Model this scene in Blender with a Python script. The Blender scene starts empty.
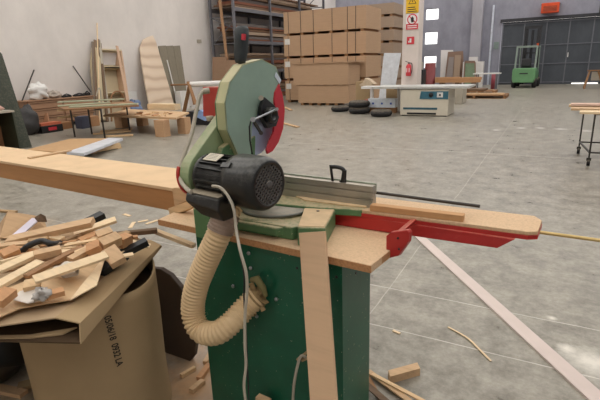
import bpy, math, random
import numpy as np
from mathutils import Vector, Matrix
C = bpy.context.scene
col = C.collection
R_ = math.radians
# ------------------------------------------------------------ camera model (building-aligned axes: X right, Y deep, Z up)
FPX=460.; PITCH=R_(16.4); ROLL=R_(2.0); YAW=R_(29); EYE=1.6
Fw=Vector((-math.sin(YAW)*math.cos(PITCH),math.cos(YAW)*math.cos(PITCH),-math.sin(PITCH)))
r0=Vector((math.cos(YAW),math.sin(YAW),0)); u0=r0.cross(Fw)
Rt=r0*math.cos(ROLL)-u0*math.sin(ROLL); Up=u0*math.cos(ROLL)+r0*math.sin(ROLL)
O=Vector((0,0,EYE))
def ray(x,y): return Rt*((x-300)/FPX)+Up*((200-y)/FPX)+Fw
def P(x,y,z=0.): d=ray(x,y); return O+d*((z-EYE)/d.z)
def PX(x,y,X): d=ray(x,y); return O+d*(X/d.x)
def PY(x,y,Y): d=ray(x,y); return O+d*(Y/d.y)
MA=Matrix.Rotation(R_(-4),4,'Z'); MI=MA.inverted()          # frame of the saw machine
def mP(x,y,z): return MI@P(x,y,z)
def mY(x,y,Y):
    d=MI@ray(x,y); return O+d*(Y/d.y)
def mX(x,y,X):
    d=MI@ray(x,y); return O+d*(X/d.x)
def mD(x,y,D): return MI@(O+ray(x,y)*D)

# ------------------------------------------------------------ materials
def lin(c):
    out=[]
    for v in c:
        v/=255.; out.append(v/12.92 if v<=.04045 else ((v+.055)/1.055)**2.4)
    return tuple(out)+(1.,)
class NT:
    def __init__(s,name):
        s.m=bpy.data.materials.new(name); s.m.use_nodes=True; s.t=s.m.node_tree
        s.b=s.t.nodes['Principled BSDF']
        s.co=s.t.nodes.new('ShaderNodeTexCoord')
    def n(s,typ,**k):
        nd=s.t.nodes.new(typ)
        for a,v in k.items():
            if a in nd.inputs.keys(): nd.inputs[a].default_value=v
            else: setattr(nd,a,v)
        return nd
    def l(s,a,b): s.t.links.new(a,b)
    def mapped(s,sc=(1,1,1),src='Object'):
        mp=s.n('ShaderNodeMapping'); mp.inputs['Scale'].default_value=sc
        s.l(s.co.outputs[src],mp.inputs['Vector']); return mp.outputs[0]
    def noise(s,vec,scale,detail=4,rough=.6):
        nd=s.n('ShaderNodeTexNoise'); nd.inputs['Scale'].default_value=scale
        nd.inputs['Detail'].default_value=detail; nd.inputs['Roughness'].default_value=rough
        s.l(vec,nd.inputs['Vector']); return nd.outputs['Fac']
    def ramp(s,fac,stops):
        nd=s.n('ShaderNodeValToRGB'); e=nd.color_ramp.elements
        e[0].position,e[0].color=stops[0]; e[1].position,e[1].color=stops[-1]
        for p,c in stops[1:-1]:
            x=e.new(p); x.color=c
        s.l(fac,nd.inputs[0]); return nd.outputs[0]
    def mix(s,fac,a,b,mode='MIX'):
        nd=s.n('ShaderNodeMix',data_type='RGBA',blend_type=mode)
        if isinstance(fac,(int,float)): nd.inputs[0].default_value=fac
        else: s.l(fac,nd.inputs[0])
        for v,i in ((a,6),(b,7)):
            if isinstance(v,tuple): nd.inputs[i].default_value=v
            else: s.l(v,nd.inputs[i])
        return nd.outputs[2]
    def math(s,op,a,b=None,c=None):
        nd=s.n('ShaderNodeMath',operation=op)
        for i,v in enumerate((a,b,c)):
            if v is None: continue
            if isinstance(v,(int,float)): nd.inputs[i].default_value=v
            else: s.l(v,nd.inputs[i])
        return nd.outputs[0]
    def bump(s,h,st=.3,dist=.01):
        nd=s.n('ShaderNodeBump'); nd.inputs['Strength'].default_value=st; nd.inputs['Distance'].default_value=dist
        s.l(h,nd.inputs['Height']); s.l(nd.outputs[0],s.b.inputs['Normal'])
def sc3(c,k): return tuple(min(1,max(0,v*k)) for v in c[:3])+(1.,)
def paint(name,rgb,rough=.5,metal=0.,dust=.0,dustc=(200,180,150),var=.12,scale=6.,spec=.5,speck=0,speckc=(206,196,170)):
    t=NT(name); c=lin(rgb); v=t.mapped()
    f=t.noise(v,scale)
    cc=t.ramp(f,[(.3,sc3(c,1-var)),(.7,sc3(c,1+var))])
    if dust>0:
        f2=t.noise(v,scale*4,6,.75)
        g=t.n('ShaderNodeNewGeometry'); sp=t.n('ShaderNodeSeparateXYZ'); t.l(g.outputs['True Normal'],sp.inputs[0])
        up=t.math('MULTIPLY_ADD',sp.outputs[2],.55,.35)      # sawdust settles on upward faces
        f3=t.math('MULTIPLY',f2,up)
        r=t.ramp(f3,[(.22,(0,0,0,1)),(.46,(dust,)*3+(1,))])
        cc=t.mix(r,cc,lin(dustc))
    if speck:
        f4=t.noise(v,speck,3,.8); f5=t.noise(v,5,2); r=t.ramp(t.math('MULTIPLY_ADD',f5,.12,f4),[(.745,(0,0,0,1)),(.77,(1,1,1,1))]); cc=t.mix(r,cc,lin(speckc))
    t.l(cc,t.b.inputs['Base Color'])
    t.b.inputs['Roughness'].default_value=rough; t.b.inputs['Metallic'].default_value=metal
    t.b.inputs['Specular IOR Level'].default_value=spec
    return t.m
def wood(name,rgb,grain=(1,14,14),var=.18,rough=.65,scale=3.,dark=None):
    t=NT(name); c=lin(rgb); v=t.mapped(grain)
    f=t.noise(v,scale,5,.6)
    cc=t.ramp(f,[(.28,dark or sc3(c,1-var*1.6)),(.5,c),(.75,sc3(c,1+var))])
    f2=t.noise(t.mapped((1,1,1)),2.2,3)
    cc=t.mix(t.math('MULTIPLY',f2,.35),cc,sc3(c,.8))
    t.l(cc,t.b.inputs['Base Color']); t.b.inputs['Roughness'].default_value=rough
    t.b.inputs['Specular IOR Level'].default_value=.25
    t.bump(f,.15,.004)
    return t.m
M={}
def W(key,*a,**k):
    if key not in M: M[key]=wood(key,*a,**k)
    return M[key]
def PT(key,*a,**k):
    if key not in M: M[key]=paint(key,*a,**k)
    return M[key]
def emis(key,rgb,st):
    m=bpy.data.materials.new(key); m.use_nodes=True; b=m.node_tree.nodes['Principled BSDF']
    b.inputs['Base Color'].default_value=lin(rgb); b.inputs['Emission Color'].default_value=lin(rgb); b.inputs['Emission Strength'].default_value=st
    return m
pine=W('pine wood',(222,190,148),var=.12)
pine2=W('pale pine',(232,206,168),var=.1)
tan=W('tan plywood',(206,172,134),var=.12)
orange=W('orange offcut wood',(198,150,108),var=.12)
beamface=W('beam veneer',(184,134,88),(1,10,10),var=.1)
beamtop=W('beam top board',(224,192,152),(2,2,2),var=.07)
brown=W('brown timber',(150,112,78),var=.2)
dkbrown=W('dark weathered timber',(112,90,70),var=.25)
chip=W('particle board',(214,182,146),(30,30,30),var=.12,scale=4)
chipedge=W('particle board edge',(186,138,96),(30,30,30),var=.2,scale=4)
mdf=W('mdf sheets',(188,156,126),(1,1,30),var=.08)
mdf2=W('mdf sheets back stack',(168,146,126),(1,1,30),var=.08)
card=paint('cardboard',(170,146,112),.85,var=.07,spec=.15,scale=3)
cardin=paint('cardboard inside',(104,84,62),.9,var=.1,spec=.1)
cabgreen=paint('dark green enamel',(18,86,63),.36,dust=.45,var=.14,scale=5,speck=55)
green=paint('machine green enamel',(84,122,82),.42,dust=.85,dustc=(196,176,140),var=.14,scale=12,speck=45)
guardgreen=paint('guard green enamel dusty',(140,164,150),.5,dust=.5,var=.08,scale=7,dustc=(165,170,150))
cream=paint('cream dusty rim',(180,182,138),.6,dust=.5,var=.1)
red=paint('red enamel',(176,40,38),.4,dust=.2,var=.1,scale=9)
redguard=paint('red guard plastic',(190,44,58),.35,dust=.1,var=.06)
blackm=paint('black motor enamel',(22,24,25),.3,dust=.28,dustc=(130,128,120),var=.2,scale=12)
blackp=paint('black plastic',(26,27,29),.45,var=.2)
greyp=paint('grey plastic',(176,168,152),.6,var=.08)
alu=paint('aluminium profile',(176,172,164),.38,metal=.75,dust=.3,var=.06)
steel=paint('bare steel',(170,174,178),.3,metal=.9,var=.1)
bladem=paint('saw blade steel',(168,184,212),.35,metal=.5,var=.12)
dsteel=paint('dark steel',(70,66,62),.45,metal=.6,var=.15)
white=paint('white laminate',(226,224,220),.4,var=.03)
paper=paint('white paper',(228,226,222),.8,var=.04)
rubber=paint('tyre rubber',(36,36,38),.8,dust=.2,var=.2)
hosem=paint('cream hose',(218,190,148),.55,dust=.2,dustc=(190,150,105),var=.08)
rackm=paint('rack grey metal',(112,112,118),.5,metal=.3,var=.1)

# ------------------------------------------------------------ mesh builder
class MB:
    def __init__(s,xf=None): s.v=[]; s.f=[]; s.sm=[]; s.mi=[]; s.xf=xf; s.cm=0
    def add(s,vs,fs,smooth=False):
        b=len(s.v)
        for v in vs:
            v=Vector(v); s.v.append(s.xf@v if s.xf else v)
        for f in fs: s.f.append([b+i for i in f]); s.sm.append(smooth); s.mi.append(s.cm)
        return s
    def box(s,x0,x1,y0,y1,z0,z1,mat=None):
        vs=[Vector((x,y,z)) for x in (x0,x1) for y in (y0,y1) for z in (z0,z1)]
        if mat: vs=[mat@v for v in vs]
        return s.add(vs,[(0,1,3,2),(4,6,7,5),(0,4,5,1),(2,3,7,6),(0,2,6,4),(1,5,7,3)])
    def prism(s,poly,vec):
        n=len(poly); vec=Vector(vec); a=[Vector(p) for p in poly]; b=[p+vec for p in a]
        s.add(a+b,[tuple(range(n))[::-1],tuple(range(n,2*n))]+[(i,(i+1)%n,n+(i+1)%n,n+i) for i in range(n)])
        return s
    def plank(s,p,q,w,t,side=None,roll=0.):
        p=Vector(p); q=Vector(q); d=(q-p).normalized()
        up=Vector((0,0,1)) if abs(d.z)<.95 else Vector((0,1,0))
        x=side.normalized() if side is not None else d.cross(up).normalized()
        x=(x-d*x.dot(d)).normalized(); z=x.cross(d)
        if roll:
            m=Matrix.Rotation(roll,3,d); x=m@x; z=m@z
        vs=[e+x*(sx*w/2)+z*(sz*t/2) for e in (p,q) for sx in (-1,1) for sz in (-1,1)]
        return s.add(vs,[(0,1,3,2),(4,6,7,5),(0,4,5,1),(2,3,7,6),(0,2,6,4),(1,5,7,3)])
    def tube(s,pts,r,n=12,caps=True,smooth=True):
        pts=[Vector(p) for p in pts]; rs=r if isinstance(r,(list,tuple)) else [r]*len(pts)
        vs=[]; prev=None
        for i,p in enumerate(pts):
            d=(pts[min(i+1,len(pts)-1)]-pts[max(i-1,0)]).normalized()
            if prev is None:
                a=d.cross(Vector((0,0,1)) if abs(d.z)<.9 else Vector((1,0,0))).normalized()
            else: a=(prev-d*prev.dot(d)).normalized()
            prev=a; b=d.cross(a)
            vs+=[p+(a*math.cos(2*math.pi*k/n)+b*math.sin(2*math.pi*k/n))*rs[i] for k in range(n)]
        fs=[(i*n+k,i*n+(k+1)%n,(i+1)*n+(k+1)%n,(i+1)*n+k) for i in range(len(pts)-1) for k in range(n)]
        s.add(vs,fs,smooth)
        if caps:
            m=len(pts)-1
            s.add([vs[k] for k in range(n)],[tuple(range(n))[::-1]]); s.add([vs[m*n+k] for k in range(n)],[tuple(range(n))])
        return s
    def cyl(s,p,q,r,n=24,smooth=True): return s.tube([p,q],r,n,True,smooth)
    def lathe(s,base,axis,prof,n=24,smooth=True):
        base=Vector(base); axis=Vector(axis).normalized()
        return s.tube2([(base+axis*h,r) for h,r in prof],axis,n,smooth)
    def tube2(s,pr,axis,n,smooth):
        a=axis.cross(Vector((0,0,1)) if abs(axis.z)<.9 else Vector((1,0,0))).normalized(); b=axis.cross(a)
        vs=[p+(a*math.cos(2*math.pi*k/n)+b*math.sin(2*math.pi*k/n))*max(r,1e-4) for p,r in pr for k in range(n)]
        s.add(vs,[(i*n+k,i*n+(k+1)%n,(i+1)*n+(k+1)%n,(i+1)*n+k) for i in range(len(pr)-1) for k in range(n)],smooth)
        return s
    def sheet(s,poly,t=.003,nrm=(0,0,1)):
        return s.prism(poly,Vector(nrm)*t)
def spline(pts,n=8):
    pts=[Vector(p) for p in pts]; q=[pts[0]*2-pts[1]]+pts+[pts[-1]*2-pts[-2]]; out=[]
    for i in range(1,len(q)-2):
        for k in range(n):
            t=k/n; a,b,c,d=q[i-1],q[i],q[i+1],q[i+2]
            out.append(.5*((2*b)+(c-a)*t+(2*a-5*b+4*c-d)*t*t+(3*b-a-3*c+d)*t**3))
    out.append(pts[-1]); return out
def link(o): col.objects.link(o); return o
def rootof(o):
    while o.parent: o=o.parent
    return o
def mesh(name,mb,mat,inv=None,bevel=0):
    me=bpy.data.meshes.new(name)
    vs=[inv@v for v in mb.v] if inv else mb.v
    me.from_pydata([tuple(v) for v in vs],[],mb.f)
    for p,sm,mi in zip(me.polygons,mb.sm,mb.mi): p.use_smooth=sm; p.material_index=mi
    import bmesh
    bm=bmesh.new(); bm.from_mesh(me); bmesh.ops.recalc_face_normals(bm,faces=bm.faces); bm.to_mesh(me); bm.free()
    for m in (mat if isinstance(mat,(list,tuple)) else [mat]): me.materials.append(m)
    o=link(bpy.data.objects.new(name,me))
    if bevel:
        b=o.modifiers.new('bevel','BEVEL'); b.width=bevel; b.segments=2; b.limit_method='ANGLE'; b.angle_limit=R_(40)
    return o
def tag(o,label=None,cat=None,group=None,kind=None):
    if label: o['label']=label
    if cat: o['category']=cat
    if group: o['group']=group
    if kind: o['kind']=kind
    return o
def thing(name,label,cat,loc,rz=0,group=None):
    o=bpy.data.objects.new(name,None); link(o); o.location=loc; o.rotation_euler=(0,0,rz); o.empty_display_size=.1
    return tag(o,label,cat,group)
def xfof(r): return Matrix.Translation(r.location)@Matrix.Rotation(r.rotation_euler.z,4,'Z')
def part(name,mb,mat,parent,bevel=0,label=None,local=False):
    r=rootof(parent); o=mesh(name,mb,mat,None if local else xfof(r).inverted(),bevel); o.parent=parent
    if label: o['label']=label
    return o
def solo(name,mb,mat,label,cat,group=None,bevel=0,kind=None):
    xs=[v.x for v in mb.v]; ys=[v.y for v in mb.v]; zs=[v.z for v in mb.v]
    c=Vector(((min(xs)+max(xs))/2,(min(ys)+max(ys))/2,min(zs)))
    o=mesh(name,mb,mat,Matrix.Translation(-c),bevel); o.location=c
    return tag(o,label,cat,group,kind)
def struct(name,mb,mat):
    o=mesh(name,mb,mat); o['kind']='structure'; return o
def copy_tree(o,parent=None):
    c=o.copy(); col.objects.link(c); c.parent=parent
    for ch in list(o.children): copy_tree(ch,c)
    return c

# ------------------------------------------------------------ camera
cam=bpy.data.cameras.new('camera'); co=link(bpy.data.objects.new('camera',cam)); C.camera=co
cam.sensor_width=36; cam.lens=FPX/600*36; cam.clip_end=200; cam.clip_start=.02
mr=Matrix((Rt,Up,-Fw)).transposed(); co.matrix_world=Matrix.Translation(O)@mr.to_4x4()

# ------------------------------------------------------------ setting
XL=-14.1; YB=31.5; XR=7.; YF=-5.; ZC=7.
t=NT('concrete floor'); v=t.mapped()
f1=t.noise(v,.35,5,.6); f2=t.noise(v,4.2,9,.74); f3=t.noise(v,26,6,.7)
base=t.ramp(f1,[(.3,lin((128,122,109))),(.7,lin((156,150,137)))])
c2=t.ramp(f2,[(.34,lin((94,87,75))),(.5,lin((154,148,135))),(.56,lin((170,163,150))),(.72,lin((198,192,180)))])
cc=t.mix(.62,base,c2)
c3=t.ramp(f3,[(.35,(.5,.5,.5,1)),(.6,(1,1,1,1))]); cc=t.mix(.45,cc,c3,'MULTIPLY')
sp=t.n('ShaderNodeSeparateXYZ'); t.l(t.co.outputs['Object'],sp.inputs[0])
wob=t.math('MULTIPLY_ADD',t.noise(v,1.5,2),.03,-.015)
def line(axis,val,w,colr,fac,lo=None):
    global cc
    d=t.math('ABSOLUTE',t.math('ADD',t.math('SUBTRACT',sp.outputs[axis],val),wob))
    m=t.math('LESS_THAN',d,w); m=t.math('MULTIPLY',m,fac)
    m=t.math('MULTIPLY',m,t.math('MULTIPLY_ADD',t.noise(v,4,3),1.6,-.1))
    cc=t.mix(m,cc,colr)
for X in (-.93,4.4,-6.3): line(0,X,.004,lin((215,206,194)),.5)
for Y in (2.47,2.98,8.5): line(1,Y,.004 if Y<4 else .008,lin((225,218,208)),.8)
def spot(pts,r,nz,colr,fac):
    global cc
    for (px,py),rr in zip(pts,r):
        p=P(px,py,0); vm=t.n('ShaderNodeVectorMath',operation='DISTANCE'); t.l(t.co.outputs['Object'],vm.inputs[0]); vm.inputs[1].default_value=p
        d=t.math('DIVIDE',vm.outputs['Value'],rr)
        m=t.math('SUBTRACT',t.math('MULTIPLY_ADD',t.noise(v,nz,5,.8),1.6,.3),d)
        m=t.math('MULTIPLY',t.n('ShaderNodeClamp').outputs[0] if False else t.math('MINIMUM',t.math('MAXIMUM',m,0),1),fac)
        cc=t.mix(m,cc,colr)
spot([(521,128),(540,128),(560,129),(587,131),(496,130)],[.13,.12,.16,.14,.1],14,lin((228,222,218)),.7)
spot([(590,362),(566,348),(552,318)],[.16,.05,.03],5,lin((232,226,214)),.8)
spot([(205,382),(225,300),(190,330)],[.4,.35,.3],9,lin((186,148,110)),.95)
spot([(10,395),(0,240),(30,225)],[.2,.3,.3],8,lin((205,180,150)),.6)
t.l(cc,t.b.inputs['Base Color']); t.b.inputs['Roughness'].default_value=.5
rr=t.ramp(f2,[(.3,(.24,)*3+(1,)),(.7,(.5,)*3+(1,))]); t.l(rr,t.b.inputs['Roughness'])
t.bump(f3,.12,.003); floorm=t.m
struct('floor',MB().box(XL-.3,XR+.3,YF-.3,YB+.4,-.2,0),floorm)
def wallmat(name,rgb,streak=.08,low=None):
    t=NT(name); c=lin(rgb); v=t.mapped(); f=t.noise(v,.5,4); g=t.noise(t.mapped((.5,.5,.28)),2.6,6,.7)
    cc=t.ramp(f,[(.3,sc3(c,.92)),(.7,sc3(c,1.05))]); s=t.ramp(g,[(.35,(1-streak*2.2,)*3+(1,)),(.6,(1,1,1,1))])
    cc=t.mix(1.,cc,s,'MULTIPLY'); t.l(cc,t.b.inputs['Base Color']); t.b.inputs['Roughness'].default_value=.85; t.b.inputs['Specular IOR Level'].default_value=.2
    return t.m
wl=wallmat('painted left wall',(228,222,217),.03); wb=wallmat('grey concrete back wall',(158,158,170),.09)
struct('wall_left',MB().box(XL-.3,XL,YF-.3,YB+.3,0,ZC),wl)
struct('wall_right',MB().box(XR,XR+.3,YF-.3,YB+.3,0,ZC),wb)
struct('wall_front',MB().box(XL,XR,YF-.3,YF,0,ZC),wl)
# back wall with three window openings and a door opening
wx0,wx1=-7.88,-7.03; wz=[(4.03,4.72),(2.55,3.33),(1.1,1.86)]
dx0,dx1,dz=-3.27,6.2,3.6
b=MB(); y0,y1=YB,YB+.3
b.box(XL,wx0,y0,y1,0,ZC); b.box(wx1,dx0,y0,y1,0,ZC); b.box(dx0,dx1,y0,y1,dz,ZC); b.box(dx1,XR,y0,y1,0,ZC)
zz=[0]+[q for pr in wz[::-1] for q in pr]+[ZC]
for i in range(0,len(zz),2): b.box(wx0,wx1,y0,y1,zz[i],zz[i+1])
struct('wall_back',b,wb)
frame=paint('window frame grey',(200,202,206),.5)
glass=bpy.data.materials.new('window glass'); glass.use_nodes=True; gb=glass.node_tree.nodes['Principled BSDF']
gb.inputs['Transmission Weight'].default_value=1; gb.inputs['Roughness'].default_value=.05; gb.inputs['Base Color'].default_value=(.95,.97,1,1)
for i,(a,bz) in enumerate(wz):
    w=MB()
    w.box(wx0,wx0+.04,y0+.1,y0+.16,a,bz).box(wx1-.04,wx1,y0+.1,y0+.16,a,bz).box(wx0+.04,wx1-.04,y0+.1,y0+.16,a,a+.04).box(wx0+.04,wx1-.04,y0+.1,y0+.16,bz-.04,bz)
    wo=struct('window_%d'%(i+1),w,frame)
    g=mesh('pane',MB().box(wx0+.04,wx1-.04,y0+.125,y0+.135,a+.04,bz-.04),glass); g.parent=wo
# sliding door
dm=wallmat('door blue grey sheet',(88,92,98),.08); dmr=paint('door rib',(112,114,122),.6)
d=MB(); 
door=struct('door_1',MB().box(dx0+.02,dx1-.02,YB+.05,YB+.1,.06,dz-.02).box(dx0+.02,.7,YB+.05,YB+.1,0,.06).box(2.0,dx1-.02,YB+.05,YB+.1,0,.06),dm)
rb=MB(); nx=8
for i in range(nx+1):
    x=dx0+.04+(dx1-dx0-.2)*i/nx; rb.box(x,x+.06,YB+.01,YB+.05,.06,dz-.05)
for z in (.1,1.15,2.2,dz-.15): rb.box(dx0+.1,dx1-.1,YB+.02,YB+.05,z,z+.05)
o=mesh('door_rib',rb,dmr); o.parent=door
o=mesh('door_rail',MB().box(dx0-.1,dx1+.1,YB-.12,YB,dz-.02,dz+.16),paint('rail dark',(58,58,62),.5,metal=.3)); o.parent=door
o=mesh('door_handle',MB().box(.32,.37,YB-.04,YB+.05,1.5,1.75),white); o.parent=door
# columns, ceiling with skylight strips
colm=wallmat('concrete column',(176,174,182),.06)
struct('trim_1',MB().box(-4.95,-4.35,YB-.45,YB,0,ZC),colm)
pilm=wallmat('painted pillar',(226,214,206),.05)
struct('trim_2',MB().box(-4.58,-4.05,15.5,16.0,0,ZC),pilm)
struct('trim_3',MB().box(-3.86,-3.76,YB-.12,YB,0,4.6),paint('downpipe',(214,220,232),.35,metal=.4))
cm=wallmat('concrete ceiling',(190,190,192),.08)
c=MB(); ys=YF
while ys<YB:
    c.box(XL,XR,ys,ys+1.6,ZC,ZC+.2); ys+=4.0
struct('ceiling',c,cm)
# light: overcast sky through the skylight strips and windows
w=bpy.data.worlds.new('sky'); C.world=w; w.use_nodes=True; bg=w.node_tree.nodes['Background']
bg.inputs[0].default_value=(1.0,.965,.92,1); bg.inputs[1].default_value=2.5
def area(name,loc,rot,sx,sy,e,colr):
    l=bpy.data.lights.new(name,'AREA'); l.shape='RECTANGLE'; l.size=sx; l.size_y=sy; l.energy=e; l.color=colr
    o=link(bpy.data.objects.new(name,l)); o.location=loc; o.rotation_euler=rot; return o
C.view_settings.view_transform='Standard'; C.view_settings.look='None'; C.view_settings.gamma=1; C.view_settings.exposure=0
# ============================================================ THE SAW MACHINE
V=Vector
def mm(): return MB(MA)
saw=thing('mitre_saw_machine','green mitre saw on a dark green cabinet with black motor and cream hose','saw machine',MA@V((-1.05,1.6,0)),R_(-4))
cab=part('cabinet',mm().box(-1.45,-.715,1.365,1.62,0,.9),cabgreen,saw,bevel=.004)
# bolts and screw holes on the cabinet front
for (x,y) in ((251,268),(233.5,286),(276.5,299),(257,316),(249,253)):
    p=mY(x,y,1.365); part('bolt',mm().lathe(p,(0,-1,0),[(0,.0001),(0,.009),(.006,.008),(.008,.004),(.0081,0)],12),steel,cab)
for (x,y) in ((336.5,277),(297,268)):
    p=mY(x,y,1.365); part('screw_hole',mm().lathe(p,(0,-1,0),[(0,0),(0,.006),(.001,.006),(.0011,0)],12),blackp,cab)
p=mX(356,273,-.715); part('screw_hole',mm().lathe(p,(1,0,0),[(0,0),(0,.006),(.001,.006),(.0011,0)],12),blackp,cab)
# seam strip on the cabinet side
part('corner_strip',mm().box(-.722,-.712,1.361,1.385,.0,.895),cabgreen,cab)
wt=part('worktop',mm().prism([(-1.67,1.35,.9),(-.592,1.345,.9),(-.575,1.69,.9),(-1.72,1.69,.9)],(0,0,.03)),[chip],saw,bevel=.003)
E1=MB(MA)
E1.prism([(-1.671,1.3485,.901),(-.591,1.3435,.901),(-.591,1.3455,.901),(-1.671,1.3505,.901)],(0,0,.027))
E1.prism([(-.5925,1.345,.901),(-.5735,1.69,.901),(-.5755,1.69,.901),(-.5945,1.345,.901)],(0,0,.027))
part('worktop_edge',E1,chipedge,wt)
# green casting on top of the board
b=mm(); b.box(-1.408,-1.305,1.325,1.47,.895,1.03); part('foot_block',b,green,saw,bevel=.006)
b=mm(); b.lathe((-1.2,1.60,.93),(0,0,1),[(0,.001),(0,.19),(.03,.2),(.05,.2),(.06,.19),(.0601,0)],40)
tb=part('turntable',b,green,saw)
part('turntable_disc',mm().lathe((-1.16,1.60,.992),(0,0,1),[(0,0),(0,.165),(.012,.165),(.0121,0)],48),paint('dusty table steel',(122,124,120),.45,metal=.4,dust=.3),tb)
b=mm(); b.prism([(-1.30,1.40,.93),(-.96,1.415,.93),(-.93,1.50,.93),(-.93,1.68,.93),(-1.30,1.68,.93)],(0,0,.055))
b.prism([(-1.24,1.385,.945),(-1.02,1.39,.945),(-.99,1.43,.945),(-1.24,1.43,.945)],(0,0,.035))
part('base_casting',b,green,saw,bevel=.006)
# bracket block with sawdust on its top
pt=[mP(304,207.5,1.01),mP(335.5,209,1.01),mP(325,227.5,1.01),mP(297,226.5,1.01)]
b=mm(); b.prism([V((q.x,q.y,.93)) for q in pt],(0,0,.078)); bo=part('stop_block',b,green,saw,bevel=.006)
b=mm(); c0=sum(pt,V())/4; b.prism([V((c0.x+(q.x-c0.x)*.93,c0.y+(q.y-c0.y)*.93,1.0075)) for q in pt],(0,0,.003)); part('block_top',b,paint('sawdust covered plate',(206,178,140),.8,var=.1,scale=20),bo,label='sawdust covered top plate')
q=mP(318,211,1.011); part('bolt_hole',mm().lathe(q,(0,0,1),[(0,0),(0,.007),(.001,.007),(.0011,0)],14),blackp,bo)
# green fence base and aluminium fence
b=mm(); b.prism([(-1.25,1.56,.985),(-1.0,1.60,.985),(-.775,1.655,.985),(-.745,1.74,.985),(-1.25,1.74,.985)],(0,0,.03)); part('fence_base',b,green,saw,bevel=.004)
b=mm()
prof=[(1.70,1.016),(1.70,1.045),(1.706,1.047),(1.706,1.053),(1.70,1.055),(1.70,1.078),(1.706,1.08),(1.706,1.085),(1.70,1.087),(1.70,1.107),(1.735,1.107),(1.735,1.016)]
b.prism([(-1.24,y,z) for y,z in prof],(.495,0,0)); fe=part('fence',b,alu,saw)
b=mm(); b.box(-1.24,-.745,1.7352,1.741,1.07,1.112); part('scale_strip',b,paint('worn scale strip',(150,160,140),.5),fe)
b=mm(); q0=mP(300,198,1.0155);
b.prism([mP(296,197,1.0155),mP(368,205,1.0155),mP(366,208,1.0155),mP(340,205.5,1.0155),mP(305,201,1.0155)],(0,0,.006))
part('sawdust_ridge',b,paint('sawdust ridge',(214,186,146),.9,var=.1,scale=30),fe)
# hold-down clamp on the fence
b=mm(); k=lambda x,y:mY(x,y,1.72)
b.tube([k(333,184),k(332,176),k(330.5,165)],.006,8); cl=part('clamp',b,blackp,saw)
b=mm(); b.tube(spline([k(331,167),k(336,167),k(342,168.5),k(344.5,172),k(344,176)],5),.009,8); b.tube([k(341,183),k(343.5,181),k(344.5,170)],[.011,.013,.010],8); b.box(*[c for c in (k(332,183).x,k(346,183).x,1.71,1.73,k(332,184).z-.004,k(332,184).z+.006)])
part('clamp_lever',b,blackp,cl)
part('stop_rod',mm().cyl((-1.05,1.765,1.066),(-.335,1.775,1.058),.0065,12),dsteel,saw,label='thin black length stop rod')
# red extension arm
a=[mP(345,208.5,1.01),mP(533,235.5,1.01),mP(538.5,232,1.01),mP(541,222,1.01),mP(537,217.5,1.01),mP(470,203.5,1.01),mP(374,201,1.01)]
a=[V((-.87,1.655,1.01)),V((-.155,1.69,1.01)),V((-.125,1.71,1.01)),V((-.125,1.84,1.01)),V((-.155,1.885,1.01)),V((-.45,1.87,1.01)),V((-.87,1.86,1.01))]
b=mm(); b.prism([V((q.x,q.y,1.0)) for q in a],(0,0,.014)); arm=part('arm_board',b,chip,saw,bevel=.002)
b=mm(); b.prism([V((q.x+(.002 if q.x>-.2 else 0),q.y-(.003 if q.y<1.75 else -.002),.985)) for q in a],(0,0,.0149)); part('arm_plate',b,red,arm)
b=mm(); b.prism([(-.97,1.657,.985),(-.97,1.657,.927),(-.245,1.668,.942),(-.19,1.672,.985)],(0,.12,0)); part('arm_beam',b,red,arm,bevel=.003)
b=mm(); b.prism([mY(x,y,1.50) for x,y in ((386,236),(391,232),(407,230),(409,233),(408,242),(398,256),(386,259))],(.006,.022,0)); b.prism([mY(396,231.5,1.52),mY(403,230.5,1.52),mY(403,233,1.52),mY(396,234,1.52)],(0,.15,0)); lk=part('arm_bracket',b,red,arm,bevel=.003)
for x,y in ((398,238),(399,249)): part('bolt_hole',mm().lathe(mY(x,y,1.50),(0,-1,0),[(0,0),(0,.004),(.003,.004),(.0031,0)],10),blackp,lk)
# ---- motor
A0=V((-1.300,1.322,1.188)); A1=V((-.965,1.292,1.187)); ax=(A1-A0).normalized(); L=(A1-A0).length
b=mm(); b.lathe(A0,ax,[(0,0),(0,.07),(.006,.083),(.02,.083),(.022,.074),(.18,.074),(.182,.083),(.195,.083),(.1951,0)],32)
side=ax.cross(V((0,0,1))).normalized(); up=side.cross(ax)
for i in range(22):                                     # cooling fins
    an=2*math.pi*i/22; dr=side*math.cos(an)+up*math.sin(an); tn=ax.cross(dr)
    p=A0+ax*.022; q=A0+ax*.18
    b.add([p+dr*.072+tn*.0022,p+dr*.072-tn*.0022,p+dr*.089-tn*.001,p+dr*.089+tn*.001,q+dr*.072+tn*.0022,q+dr*.072-tn*.0022,q+dr*.089-tn*.001,q+dr*.089+tn*.001],[(0,1,2,3),(4,5,6,7),(0,1,5,4),(1,2,6,5),(2,3,7,6),(3,0,4,7)])
mo=part('motor',b,blackm,saw)
b=mm(); b.lathe(A0,ax,[(.172,.088),(.174,.096),(.2,.101),(.29,.101),(.317,.098),(.331,.089),(.335,.077),(.331,.074),(.327,.07)],48)
fc=part('fan_cover',b,blackm,mo)
b=mm(); F=A0+ax*.331; b.lathe(F-ax*.03,ax,[(0,0),(0,.073),(.004,.073),(.0041,0)],32); part('fan_backing',b,blackp,fc)
b=mm(); rg=.073
for i in range(-5,6):                                   # diagonal grille bars
    o=i*.0135; h=math.sqrt(max(rg*rg-o*o,0))
    for sgn in (1,-1):
        d1=(side+up*sgn).normalized(); d2=(up-side*sgn).normalized()
        b.plank(F+d2*o-d1*h,F+d2*o+d1*h,.0042,.003,side=d2)
b.lathe(F,ax,[(-.002,0),(-.002,.016),(.004,.015),(.005,.01),(.0051,0)],24)
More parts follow.
